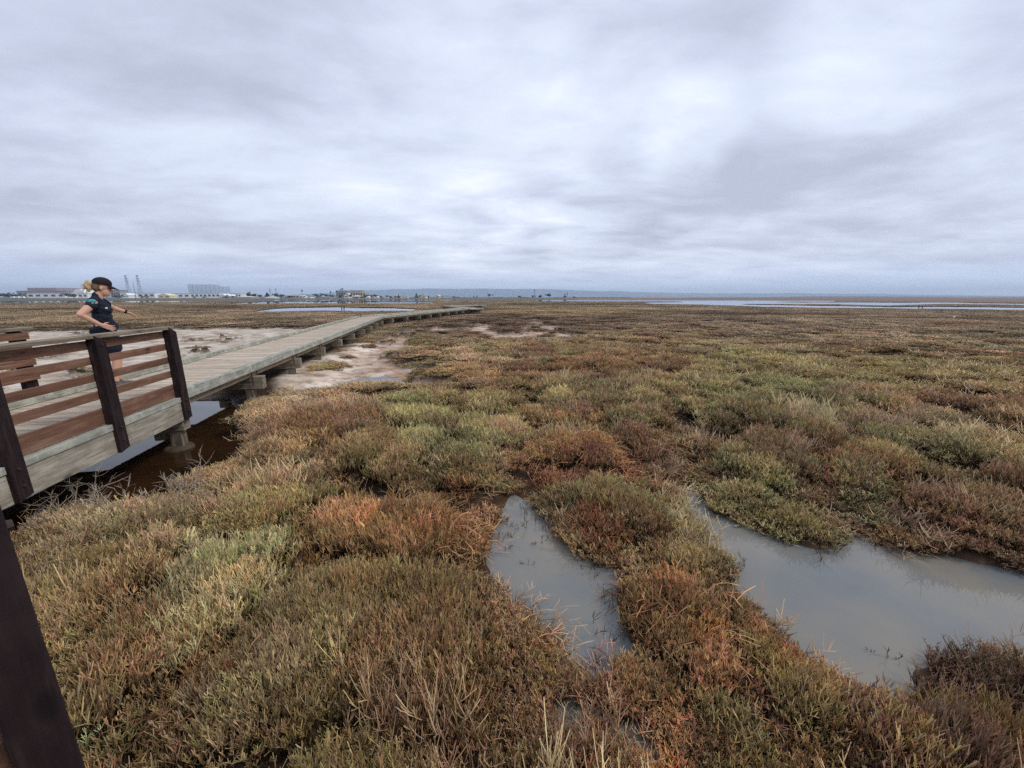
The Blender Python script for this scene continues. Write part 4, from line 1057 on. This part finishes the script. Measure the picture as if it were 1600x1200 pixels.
# ------------------------------------------------------------------ far shore: buildings, trees, towers
BWHITE = plain('white_wall', lin(228, 228, 226), .7, .06, .3); BCREAM = plain('cream_wall', lin(226, 214, 180), .7, .06, .3); BGREY = plain('grey_wall', lin(150, 150, 154), .7, .08, .3); BMAUVE = plain('mauve_wall', lin(146, 136, 142), .7, .08, .3)
BTEAL = plain('slate_roof', lin(112, 126, 134), .7, .1, .3); BDARK = plain('dark_glass', lin(74, 80, 88), .3, .1, .3); BROOF = plain('light_roof', lin(196, 194, 192), .7, .08, .3); BRED = plain('tile_roof', lin(150, 108, 92), .8, .1, .3); BTAN = plain('tan_wall', lin(188, 172, 152), .8, .08, .3)
GZ = .55
def building(u0, u1, vt, Y, wall, roof, label, name='warehouse', cat='building', kind='flat', depth=14, vb=None, windows=0, wmat=None, group=None):
    x0, _, zt = at_y(u0, vt, Y); x1 = at_y(u1, vt, Y)[0]
    wd, ht = x1 - x0, zt - GZ
    t = empty(name, ((x0 + x1) / 2, Y, GZ - .1), 0, label, cat, group)
    h2 = wd / 2
    mb = MB()
    if kind == 'flat':
        mb.box(-h2, h2, 0, depth, 0, ht); mb.build('wall', wall, t)
        mb = MB(); mb.box(-h2 - .3, h2 + .3, -.3, depth + .3, ht, ht + .6); mb.build('roof', roof, t)
    elif kind == 'gable':
        eh = ht * .62
        mb.box(-h2, h2, 0, depth, 0, eh); mb.poly([(-h2, 0, eh), (h2, 0, eh), (0, 0, ht)]).poly([(h2, depth, eh), (-h2, depth, eh), (0, depth, ht)]); mb.build('wall', wall, t)
        mb = MB(); k = .5
        for sg in (-1, 1): mb.poly([(sg * (h2 + k), -k, eh - .1), (0, -k, ht + .25), (0, depth + k, ht + .25), (sg * (h2 + k), depth + k, eh - .1)]); mb.poly([(sg * (h2 + k), -k, eh - .35), (0, -k, ht), (0, depth + k, ht), (sg * (h2 + k), depth + k, eh - .35)]); mb.poly([(sg * (h2 + k), -k, eh - .35), (0, -k, ht), (0, -k, ht + .25), (sg * (h2 + k), -k, eh - .1)])
        mb.build('roof', roof, t)
    elif kind == 'ridge':
        eh = ht * .6; mb.box(-h2, h2, 0, depth, 0, eh); mb.build('wall', wall, t)
        mb = MB(); k = .5; q = [(-h2 - k, -k, eh), (h2 + k, -k, eh), (h2 + k, depth + k, eh), (-h2 - k, depth + k, eh)]; i_ = min(depth / 2, h2 * .6); a, b = (-h2 + i_, depth / 2, ht), (h2 - i_, depth / 2, ht)
        mb.poly([q[0], q[1], b, a]).poly([q[1], q[2], b]).poly([q[2], q[3], a, b]).poly([q[3], q[0], a]).poly(q[::-1]); mb.build('roof', roof, t)
    elif kind == 'arc':
        n = 12; pr = [(h2 * math.cos(math.pi - math.pi * i / n), ht * .35 + ht * .65 * math.sin(math.pi * i / n)) for i in range(n + 1)]
        mb.box(-h2, h2, .2, depth - .2, 0, ht * .35); mb.build('wall', wall, t)
        mb = MB(); mb.poly([(x, 0, z) for x, z in pr]); mb.poly([(x, depth, z) for x, z in pr][::-1])
        for (xa, za), (xb, zb) in zip(pr[:-1], pr[1:]): mb.poly([(xa, 0, za), (xa, depth, za), (xb, depth, zb), (xb, 0, zb)])
        mb.build('roof', roof, t)
    eh = ht if kind == 'flat' else ht * .6
    for k in range(windows):
        cx = -h2 + wd * (k + .5) / windows; ww = wd / windows * .55
        mb = MB(); mb.box(cx - ww / 2, cx + ww / 2, -.15, -.02, eh * .35, eh * .72); mb.build('window', wmat or BDARK, t)
    return t
B = building
# big arena like hall at far left, in three stepped masses
hall = B(25, 103, 454.6, 900, BMAUVE, BMAUVE, 'huge mauve grey hall with a stepped flat roof on the far shore at left', 'exhibition_hall', depth=90, windows=8)
x0, _, z0 = at_y(42, 449.6, 915); x1 = at_y(88, 449.6, 915)[0]; mb = MB(); mb.box(x0, x1, 915, 980, at_y(42, 454.6, 900)[2] - .4, z0)
o = mb.build('upper_storey', BMAUVE, None); o.parent = hall; o.matrix_parent_inverse = Matrix.Translation(-Vector(hall.location))
B(41, 100, 458.2, 640, BWHITE, BROOF, 'long white warehouse in front of the mauve hall at far left', 'warehouse', windows=5, depth=25)
B(112, 131, 451.6, 800, BGREY, BWHITE, 'arched hall with a bright white roof left of the woman', 'arched_hall', kind='arc', depth=40)
B(121, 136, 458.4, 600, BWHITE, BROOF, 'small white block half hidden by the woman', 'warehouse', windows=2)
B(172, 187, 453.6, 700, BGREY, BTEAL, 'square grey building just right of the woman\'s face', 'office_building', windows=4)
B(187, 241, 457.6, 640, BWHITE, BROOF, 'wide white warehouse below the two tall pylons', 'warehouse', windows=6, depth=30)
B(192, 200, 458.2, 590, BWHITE, BWHITE, 'white gabled shed standing before the wide white warehouse', 'shed', kind='gable')
B(246, 265, 459.0, 590, BCREAM, BCREAM, 'pale yellow gabled warehouse with cream walls and roof', 'warehouse', kind='gable', windows=2)
B(238, 296, 458.8, 680, BWHITE, BROOF, 'white warehouse behind the pale yellow one', 'warehouse', windows=6, depth=30)
B(297, 343, 458.2, 660, BWHITE, BROOF, 'bright white warehouse in front of the tall ball nets', 'warehouse', windows=7, depth=30)
B(343, 352, 459.4, 590, BWHITE, BWHITE, 'white shed with a steep roof, first of two right of the ball nets', 'shed', kind='gable')
B(352, 358, 460.2, 585, BGREY, BWHITE, 'grey shed with a white sloping roof right of the ball nets', 'shed', kind='gable')
B(359, 376, 458.6, 640, BWHITE, BROOF, 'white building with dark windows left of the round trees', 'warehouse', windows=4)
B(366, 392, 462.6, 520, BTAN, BROOF, 'low wide pale tent roof in front of the round trees', 'tent', cat='tent', kind='ridge', depth=18)
B(412, 427, 463.4, 500, BWHITE, BWHITE, 'low white roof in front of the cone shaped tree', 'shed', kind='ridge')
B(448, 468, 459.8, 640, BTAN, BGREY, 'tan house with a grey roof between the dark hedge and the lone palm', 'house', kind='ridge', windows=3)
B(466.5, 472, 461.8, 560, BWHITE, BWHITE, 'small white house under the lone tall palm', 'house', kind='gable', windows=1)
B(477, 484, 460.8, 580, BWHITE, BTEAL, 'white house with two dark windows right of the lone palm', 'house', kind='gable', windows=2)
B(496, 515, 463.2, 560, BTAN, BGREY, 'low tan house in front of the thin dark cypress', 'house', kind='ridge', windows=3)
B(525, 543, 454.4, 760, BGREY, BTEAL, 'slate blue block under the pair of palms', 'office_building', windows=5)
B(537, 545, 458.6, 600, BWHITE, BROOF, 'white house right below the pair of palms', 'house', kind='gable', windows=1)
B(547, 566, 454.2, 700, BTAN, BTEAL, 'broad beige building with a slate roof beside the slate blue block', 'office_building', windows=5)
B(550, 560, 461.2, 560, BTAN, BROOF, 'low beige house in front of the broad beige building', 'house', kind='ridge', windows=2)
B(577, 583, 460.4, 600, BWHITE, BRED, 'small white house between two dark trees', 'house', kind='gable', windows=1)
B(571.5, 576.5, 463.0, 480, BWHITE, BWHITE, 'white pointed canopy, left of two on the shore', 'canopy', cat='tent', kind='gable', depth=5)
B(586, 591, 463.0, 480, BWHITE, BWHITE, 'white pointed canopy, right of two on the shore', 'canopy', cat='tent', kind='gable', depth=5)
B(600, 606, 464.4, 500, BWHITE, BROOF, 'flat white trailer before the low hedge', 'trailer', cat='trailer', depth=4)
B(615, 626, 459.8, 620, BTAN, BGREY, 'tan house with a grey roof near the middle of the hedge', 'house', kind='ridge', windows=2)
B(629, 637, 463.6, 500, BWHITE, BROOF, 'white trailer left of the pointed dark tree', 'trailer', cat='trailer', windows=2, depth=4)
B(657, 665, 459.8, 600, BCREAM, BGREY, 'cream house beside the pointed dark tree', 'house', kind='gable', windows=1)
B(679, 687, 460.6, 600, BCREAM, BCREAM, 'yellow house standing alone right of the cream house', 'house', kind='gable', windows=1)
B(688, 705, 463.6, 560, BTAN, BROOF, 'low tan house left of the long dark hedge', 'house', kind='ridge', windows=3)
B(716, 738, 463.8, 640, BTAN, BGREY, 'long low tan house right of the dark hedge', 'house', kind='ridge', windows=4)
B(770, 786, 463.8, 640, BTAN, BRED, 'low house with red tiles beside the leaning tree', 'house', kind='ridge', windows=3)
B(792, 806, 463.8, 640, BWHITE, BRED, 'white house with red tiles left of the thin tall palm', 'house', kind='ridge', windows=3)
B(812, 826, 463.6, 640, BTAN, BRED, 'tan house with red tiles touching the thin tall palm', 'house', kind='ridge', windows=3)
for a, b, lb in ((866, 880, 'low red roofed house left of the small palm pair'), (900, 918, 'low red roofed house first right of the hedge by the palm pair'), (922, 938, 'second low red roofed house right of the palm pair'), (944, 966, 'wide low red roofed house before the reddish land'), (972, 985, 'last small red roofed house before the reddish land')):
    B(a, b, 464.0, 680, BTAN, BRED, lb, 'house', kind='ridge', windows=3, group='red roofed houses along the far shore')
# vehicles parked on the shore at far left
for u, lb in ((18.5, 'white parked van, first from the left on the far shore'), (26, 'white parked van, second from the left on the far shore'), (34, 'white parked van, third from the left, close to the long white warehouse')):
    x_, y_, _ = at_y(u, 464, 520); t = empty('parked_van', (x_, y_, GZ), 0, lb, 'van', 'vans parked on the far shore')
    mb = MB(); mb.box(-2.4, 2.4, 0, 2, .4, 2.3, taper=lambda i, p: (p[0] - (.9 if i in (5, 6) else 0), p[1], p[2])); mb.build('body', BWHITE, t)
    for dx in (-1.5, 1.5):
        mb = MB(); mb.tube([(dx, -.05, .4), (dx, 2.05, .4)], .4, 12); mb.build('wheel', BDARK, t)
    mb = MB(); mb.box(.2, 1.5, -.03, -.01, 1.4, 2.0); mb.build('window', BDARK, t)

# trees
m, nt, out = new_mat('far_foliage')
oi = N(nt, 'ShaderNodeObjectInfo'); at_ = N(nt, 'ShaderNodeAttribute', attribute_name='q')
c1 = ramp(nt, at_.outputs['Fac'], [(0, lin(46, 54, 40)), (.5, lin(70, 78, 56)), (1, lin(104, 108, 80))])
hs = N(nt, 'ShaderNodeHueSaturation'); L(nt, c1, hs.inputs['Color']); v_ = N(nt, 'ShaderNodeMapRange', inp={'To Min': .75, 'To Max': 1.3}); L(nt, oi.outputs['Random'], v_.inputs[0]); L(nt, v_.outputs[0], hs.inputs['Value'])
df = N(nt, 'ShaderNodeBsdfDiffuse'); L(nt, hs.outputs[0], df.inputs[0]); L(nt, df.outputs[0], out.inputs[0])
LEAF = m
BARK = plain('grey_bark', lin(92, 80, 68), .9, .2, 2)
def crown(seed, shape, n=420):
    rg = np.random.default_rng(seed); V, F, Q = [], [], []
    cl = [(rg.normal(0, .22), rg.normal(0, .22), rg.uniform(.25, .8)) for _ in range(9)]
    for i in range(n):
        if shape == 'cone':
            z = rg.uniform(0, 1) ** 1.3; a = rg.uniform(0, 6.283); rad = (1 - z) * .5 * math.sqrt(rg.uniform(.2, 1)); p = np.array([rad * math.cos(a), rad * math.sin(a), z * .95 + .03])
        else:
            c = cl[rg.integers(0, 9)]; d = rg.normal(0, 1, 3); d /= np.linalg.norm(d); rr2 = .20 * rg.uniform(.5, 1) ** .5
            p = np.array(c) + d * np.array([rr2, rr2, rr2 * .9])
        s = rg.uniform(.035, .075); n1_ = rg.normal(0, 1, 3); n1_ /= np.linalg.norm(n1_); n2_ = np.cross(n1_, rg.normal(0, 1, 3)); n2_ /= np.linalg.norm(n2_)
        b = len(V); V += [p + n1_ * s, p + n2_ * s * .8, p - n1_ * s, p - n2_ * s * .8]; F.append((b, b + 1, b + 2, b + 3)); q = np.clip(.3 + rg.normal(0, .25), 0, 1); Q += [q] * 4
    return np_mesh('crown', V, F, LEAF, False, dict(q=('FLOAT', np.array(Q, np.float32))))
CRN = {'round': [crown(1, 'round'), crown(2, 'round'), crown(3, 'round')], 'cone': [crown(4, 'cone'), crown(5, 'cone')]}
tb = MB(); tb.tube([(0, 0, -.02), (.01, 0, .2), (.02, .01, .45)], [.045, .035, .02], 7)
for k in range(4):
    a = k * 1.6; tb.tube([(.01, 0, .25 + .04 * k), (.14 * math.cos(a), .14 * math.sin(a), .5)], [.02, .008], 5)
TRUNK = tb.mesh('trunk', BARK)
def tree(name, u, vt, wpx, Y, shape, label, low=.1, group='trees along the far shore'):
    x_, _, zt = at_y(u, vt, Y); h_ = zt - GZ; wd = abs(at_y(u + wpx, vt, Y)[0] - x_)
    t = empty(name, (x_, Y, GZ - .2), random.uniform(0, 6), label, 'tree', group)
    me = random.choice(CRN[shape])
    o = bpy.data.objects.new('crown', me); COL.objects.link(o); o.parent = t; o.scale = (wd, wd, h_ * (1 - low)); o.location = (0, 0, h_ * low * .8)
    o = bpy.data.objects.new('trunk', TRUNK); COL.objects.link(o); o.parent = t; o.scale = (h_ * .9, h_ * .9, h_)
T = tree
for a in ((-22, 456.5, 26, 620, 'round', 'wide dark tree filling the far shore at the left edge of the photo'), (4, 456.2, 24, 640, 'round', 'broad dark tree left of the mauve hall'), (20, 458.2, 18, 630, 'round', 'low dark tree touching the left end of the mauve hall'),
          (104, 456.4, 12, 620, 'round', 'dark tree at the right end of the long white warehouse'), (113, 457.4, 12, 600, 'round', 'dark tree below the arched white roof'), (137, 457, 14, 620, 'round', 'tree behind the woman\'s back'), (181, 460.5, 14, 560, 'round', 'low tree before the square grey building'),
          (221, 462, 7, 540, 'round', 'small bush like tree right of the leaning mast'), (230, 462.2, 6, 540, 'round', 'small dark tree halfway between mast and yellow warehouse'),
          (304, 462.4, 6, 540, 'round', 'small tree before the left end of the ball nets'), (318, 462.6, 5, 540, 'round', 'tiny tree before the middle of the ball nets'), (352, 462.6, 12, 540, 'round', 'low dark tree before the two white sheds'), (363.5, 461, 6, 560, 'round', 'small round tree before the white building with dark windows'),
          (386.5, 455, 9, 640, 'round', 'tall round crown, leftmost of the dark tree row'), (397, 457.5, 12, 640, 'round', 'wide dark crown second in the dark tree row'), (405, 459, 8, 640, 'round', 'lower dark crown before the gap in the tree row'),
          (417, 456.4, 12, 600, 'cone', 'broad dark cone shaped tree over the low white roof'), (430.5, 456.8, 9, 620, 'round', 'round crown right of the cone shaped tree'), (440, 458.6, 10, 620, 'round', 'dark crown between round crown and tan house'), (452, 461, 12, 560, 'round', 'low dark tree before the tan house left of the palm'), (474.5, 461, 5, 550, 'round', 'small tree between the white houses by the lone palm'),
          (487, 460, 7, 600, 'round', 'dark tree right of the white house with two windows'), (494, 457.6, 12, 640, 'round', 'spreading crown left of the thin cypress'), (501, 456.2, 3.2, 640, 'cone', 'thin dark cypress beside the spreading crown'), (510, 458.4, 9, 620, 'round', 'crown right of the thin cypress'), (519, 459.4, 10, 620, 'round', 'crown below the lone stout palm'), (531, 460.4, 8, 560, 'round', 'dark tree before the slate blue block'),
          (548, 458, 7, 580, 'round', 'dark tree between the slate blue block and the beige building'), (556.5, 464, 6, 500, 'round', 'small dark shrub before the broad beige building'), (565, 462.5, 7, 520, 'round', 'small dark tree at the right end of the beige building'), (568.5, 455.4, 6, 660, 'cone', 'pointed grey green tree right of the beige building'), (573, 458.6, 11, 600, 'round', 'dense dark tree over the left canopy'),
          (587, 459, 8, 600, 'round', 'dark tree over the right canopy'), (595, 461.6, 9, 600, 'round', 'first crown of the low hedge'), (604.5, 460.2, 6, 600, 'round', 'taller crown in the low hedge'), (611, 462, 7, 600, 'round', 'last crown of the low hedge'), (622.5, 458.6, 4, 600, 'cone', 'small pointed tree beside the tan house by the hedge'),
          (650.5, 457.6, 8, 600, 'cone', 'pointed dark tree left of the cream house'), (657, 459.8, 8, 610, 'round', 'dark crown behind the cream house'), (668, 461.2, 9, 620, 'round', 'dark crown between the cream and yellow houses'), (692, 461, 4, 600, 'round', 'small dark tree right of the yellow house'), (698, 461, 4.5, 600, 'round', 'middle of three small dark trees by the yellow house'), (702, 462, 4, 600, 'round', 'rightmost of three small dark trees by the yellow house'),
          (709, 462.4, 11, 640, 'round', 'low end of the long dark hedge'), (725, 463, 16, 660, 'round', 'long low crown over the tan house'), (740, 460.6, 2.6, 700, 'cone', 'slim pale tree, left of two'), (745, 460.4, 2.6, 700, 'cone', 'slim pale tree, right of two'), (764.5, 457.6, 7, 620, 'round', 'tree leaning left over a thin trunk near the boardwalk\'s end'),
          (811, 461, 5, 640, 'round', 'small tree between the red tiled houses'), (832.5, 460.6, 6, 640, 'round', 'tree at the foot of the thin tall palm'), (843, 460.2, 8, 620, 'round', 'small round tree right of the thin tall palm'), (858.5, 457.4, 10, 600, 'round', 'larger round tree with a dense crown, right of the small round one'), (882, 461.6, 6, 640, 'round', 'tree under the small palm pair'), (897, 463, 9, 660, 'round', 'low hedge tree right of the palm pair')):
    T('shore_tree', *a, low=.3 if a[4] == 'round' and a[5].startswith(('larger round', 'tree leaning')) else .06)
# palms
def frond_crown(seed):
    rg = random.Random(seed); mb = MB()
    for k in range(26):
        a = rg.uniform(0, 6.283); el = rg.uniform(-.9, 1.3); d = Vector((math.cos(a) * math.cos(el), math.sin(a) * math.cos(el), math.sin(el))); sd_ = Vector((-math.sin(a), math.cos(a), 0)) * .18
        p0 = Vector((0, 0, 0)); p1 = d * .6; p2 = d * 1.0 + Vector((0, 0, -.35))
        mb.poly([p0, p1 - sd_, p2, p1 + sd_])
    return mb.mesh('palm_crown', PALMG)
PALMG = plain('palm_green', lin(58, 66, 50), .8, .3, 2)
PC_ = [frond_crown(1), frond_crown(2)]
pt_ = MB(); pt_.tube([(0, 0, -.05), (.004, 0, .5), (0, 0, 1)], [.03, .022, .018], 8); PTR = pt_.mesh('trunk', BARK)
for u, vt, rpx, lb in ((471.5, 452.6, 1.7, 'lone tall palm above the small white house'), (516, 454.6, 1.5, 'lone stout palm right of the thin cypress'), (525.3, 454.2, 1.6, 'palm at the left corner of the slate blue block'), (532.2, 450.8, 1.4, 'tall palm, left of the pair over the slate blue block'), (535, 450, 1.5, 'tallest palm, right of the pair over the slate blue block'),
                       (835.3, 452.4, 1.3, 'thin tall palm standing alone by the red tiled houses'), (882.5, 459.5, 1.3, 'short palm, left of the small pair'), (886.3, 457.4, 1.3, 'taller palm, right of the small pair')):
    Y = 640; x_, _, zt = at_y(u, vt, Y); h_ = zt - GZ; rr_ = rpx * Y / F_PX
    t = empty('palm_tree', (x_, Y, GZ - .2), random.uniform(0, 6), lb, 'palm tree', 'palms along the far shore')
    o = bpy.data.objects.new('trunk', PTR); COL.objects.link(o); o.parent = t; o.scale = (14, 14, h_ - rr_ * .6)
    o = bpy.data.objects.new('crown', PC_[int(u) % 2]); COL.objects.link(o); o.parent = t; o.scale = (rr_ * 1.2,) * 3; o.location = (0, 0, h_ - rr_ * .6)

# lattice pylons, mast, ball nets
LATT = plain('galvanised_steel', lin(128, 136, 144), .5, .05, .2)
def pylon(u, vt, Y, label, base=7.5, top=2.0, rad=.16):
    x_, _, zt = at_y(u, vt, Y); h_ = zt - GZ
    t = empty('pylon', (x_, Y, GZ), .3, label, 'pylon', 'lattice pylons behind the far shore')
    mb = MB(); n = 9
    hw = lambda f: (base * (1 - f) ** 1.4 + top * (1 - (1 - f) ** 1.4)) / 2
    for sx, sy in ((1, 1), (1, -1), (-1, 1), (-1, -1)): mb.tube([(sx * hw(i / n), sy * hw(i / n), h_ * i / n) for i in range(n + 1)], rad, 4)
    for i in range(n):
        a, b, za, zb = hw(i / n), hw((i + 1) / n), h_ * i / n, h_ * (i + 1) / n
        for q in ((1, 1, -1, 1), (1, -1, -1, -1), (1, 1, 1, -1), (-1, 1, -1, -1)):
            mb.tube([(q[0] * a, q[1] * a, za), (q[2] * b, q[3] * b, zb)], rad * .6, 3); mb.tube([(q[2] * a, q[3] * a, za), (q[0] * b, q[1] * b, zb)], rad * .6, 3)
    mb.build('lattice', LATT, t)
    for k, f_ in enumerate((.72, .84, .96)):
        mb = MB(); wd = (5.5, 6.5, 4.5)[k] * base / 7.5 * .7; z = h_ * f_
        mb.tube([(-wd, 0, z), (0, 0, z + .8), (wd, 0, z)], rad * .8, 4); mb.tube([(-wd, 0, z), (wd, 0, z)], rad * .8, 4); mb.build('cross_arm', LATT, t)
pylon(195.5, 429.5, 760, 'tall grey lattice pylon, left of two by the woman\'s cap', 6.5, 1.8); pylon(213.5, 429.5, 760, 'tall grey lattice pylon, right of two by the woman\'s cap', 6.5, 1.8)
pylon(421.5, 451, 1500, 'faint small pylon over the dark tree row, left of two', 7, 2); pylon(430.5, 450.5, 1500, 'faint small pylon over the dark tree row, right of two', 7, 2)
x_, _, zt = at_y(207.3, 440, 600); mb = MB(); mb.tube([(0, 0, 0), (0, 0, zt - GZ)], [.35, .18], 8); tag(mb.build('mast', plain('dark_mast', lin(84, 88, 96), .6, .1), None, (x_, 600, GZ)), 'slim dark mast between the two tall pylons', 'mast')
m, nt, out = new_mat('ball_net')
tcn = N(nt, 'ShaderNodeNewGeometry'); tr_ = N(nt, 'ShaderNodeBsdfTransparent'); dfn = N(nt, 'ShaderNodeBsdfDiffuse', inp={'Color': (*lin(112, 130, 134), 1)})
mxn = N(nt, 'ShaderNodeMixShader', inp={0: .38}); L(nt, tr_.outputs[0], mxn.inputs[1]); L(nt, dfn.outputs[0], mxn.inputs[2]); L(nt, mxn.outputs[0], out.inputs[0])
NET = m
Y = 780; pxs = [(293.5, 444.2), (300, 444.2), (307, 444.2), (314, 444.2), (321, 444.2), (328, 444.2), (335, 444.3), (341, 445.4), (347, 447.6), (358, 447.8)]
pos_ = [at_y(u, v, Y + (0 if i < 7 else (i - 6) * 22)) for i, (u, v) in enumerate(pxs)]
bx = pos_[0][0]; t = empty('ball_net', (bx, Y, GZ), 0, 'huge pale green sports net hung on tall poles behind the white warehouse', 'net')
for (xa, ya, za) in pos_:
    mb = MB(); mb.tube([(xa - bx, ya - Y, 0), (xa - bx, ya - Y, za - GZ)], .28, 6); mb.build('pole', LATT, t)
for a, b in zip(pos_[:-1], pos_[1:]):
    mb = MB(); d = Vector((b[0] - a[0], b[1] - a[1], 0)).normalized() * .4
    mb.poly([(a[0] - bx + d.x, a[1] - Y + d.y, 1), (b[0] - bx - d.x, b[1] - Y - d.y, 1), (b[0] - bx - d.x, b[1] - Y - d.y, b[2] - GZ - .3), (a[0] - bx + d.x, a[1] - Y + d.y, a[2] - GZ - .3)]); mb.build('netting', NET, t)

# ------------------------------------------------------------------ hills beyond the bay
HILL_HAZED = plain('haze_tinted_hill', lin(112, 128, 148), .9, .1, .0006)  # fading by haze painted in: base colour lightened to blue grey
def hill(pts, Y, seed):
    V, F = [], []; us = np.linspace(pts[0][0], pts[-1][0], 160)
    vs_ = np.interp(us, [p[0] for p in pts], [p[1] for p in pts]) - (fbm(us / 26, us * 0, seed, 4) - .5) * 2.2
    for k, (u, v) in enumerate(zip(us, vs_)):
        x_, _, z = at_y(u, v, Y); z = max(z, 1)
        V += [(x_, Y - 1500, -2), (x_, Y - 700, z * .45 + 12 * (vnoise(np.array([k * .5]), np.array([0.]), 3)[0] - .5)), (x_, Y, z), (x_ * 1.1, Y + 1500, -2)]
    n = len(us)
    for k in range(n - 1):
        for q in range(3): F.append((4 * k + q, 4 * k + 4 + q, 4 * k + 5 + q, 4 * k + 1 + q))
    o = bpy.data.objects.new('hills', np_mesh('hills', V, F, HILL_HAZED, True)); COL.objects.link(o)
    tag(o, 'long faint blue hills beyond the bay', kind='structure')
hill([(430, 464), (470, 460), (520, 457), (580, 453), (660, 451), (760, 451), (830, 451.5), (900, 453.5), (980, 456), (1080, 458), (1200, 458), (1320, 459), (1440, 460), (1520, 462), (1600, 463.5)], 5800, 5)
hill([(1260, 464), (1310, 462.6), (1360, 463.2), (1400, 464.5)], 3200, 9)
# low reddish spit on the right
for pts, Y, lb in (([(985, 465.6), (1000, 463.8), (1040, 463.6), (1075, 465)], 700, 5),):
    V, F = [], []; us = np.linspace(pts[0][0], pts[-1][0], 40); vs_ = np.interp(us, [p[0] for p in pts], [p[1] for p in pts])
    for u, v in zip(us, vs_):
        x_, _, z = at_y(u, v, Y); V += [(x_, Y - 30, .2), (x_, Y, z), (x_, Y + 60, .2)]
    for k in range(39):
        for q in range(2): F.append((3 * k + q, 3 * k + 3 + q, 3 * k + 4 + q, 3 * k + 1 + q))
    o = bpy.data.objects.new('hills', np_mesh('hills', V, F, plain('red_bank', lin(150, 118, 106), .9, .15, .05), True)); COL.objects.link(o); tag(o, 'low reddish bank on the far shore right of the houses', kind='structure')

# ------------------------------------------------------------------ haze
HAZE = True
if HAZE:
    mb = MB(); mb.box(-7600, 7600, -7600, 7600, -3, 135)
    m = bpy.data.materials.new('haze_air'); m.use_nodes = True; nt = m.node_tree; nt.nodes.clear(); out = nt.nodes.new('ShaderNodeOutputMaterial')
    pv = N(nt, 'ShaderNodeVolumePrincipled'); pv.inputs['Color'].default_value = (.70, .84, 1.0, 1); pv.inputs['Density'].default_value = .00016; pv.inputs['Anisotropy'].default_value = .2
    L(nt, pv.outputs[0], out.inputs['Volume'])
    o = mb.build('haze', m); tag(o, 'thin blue haze over the bay and the far shore', kind='stuff')
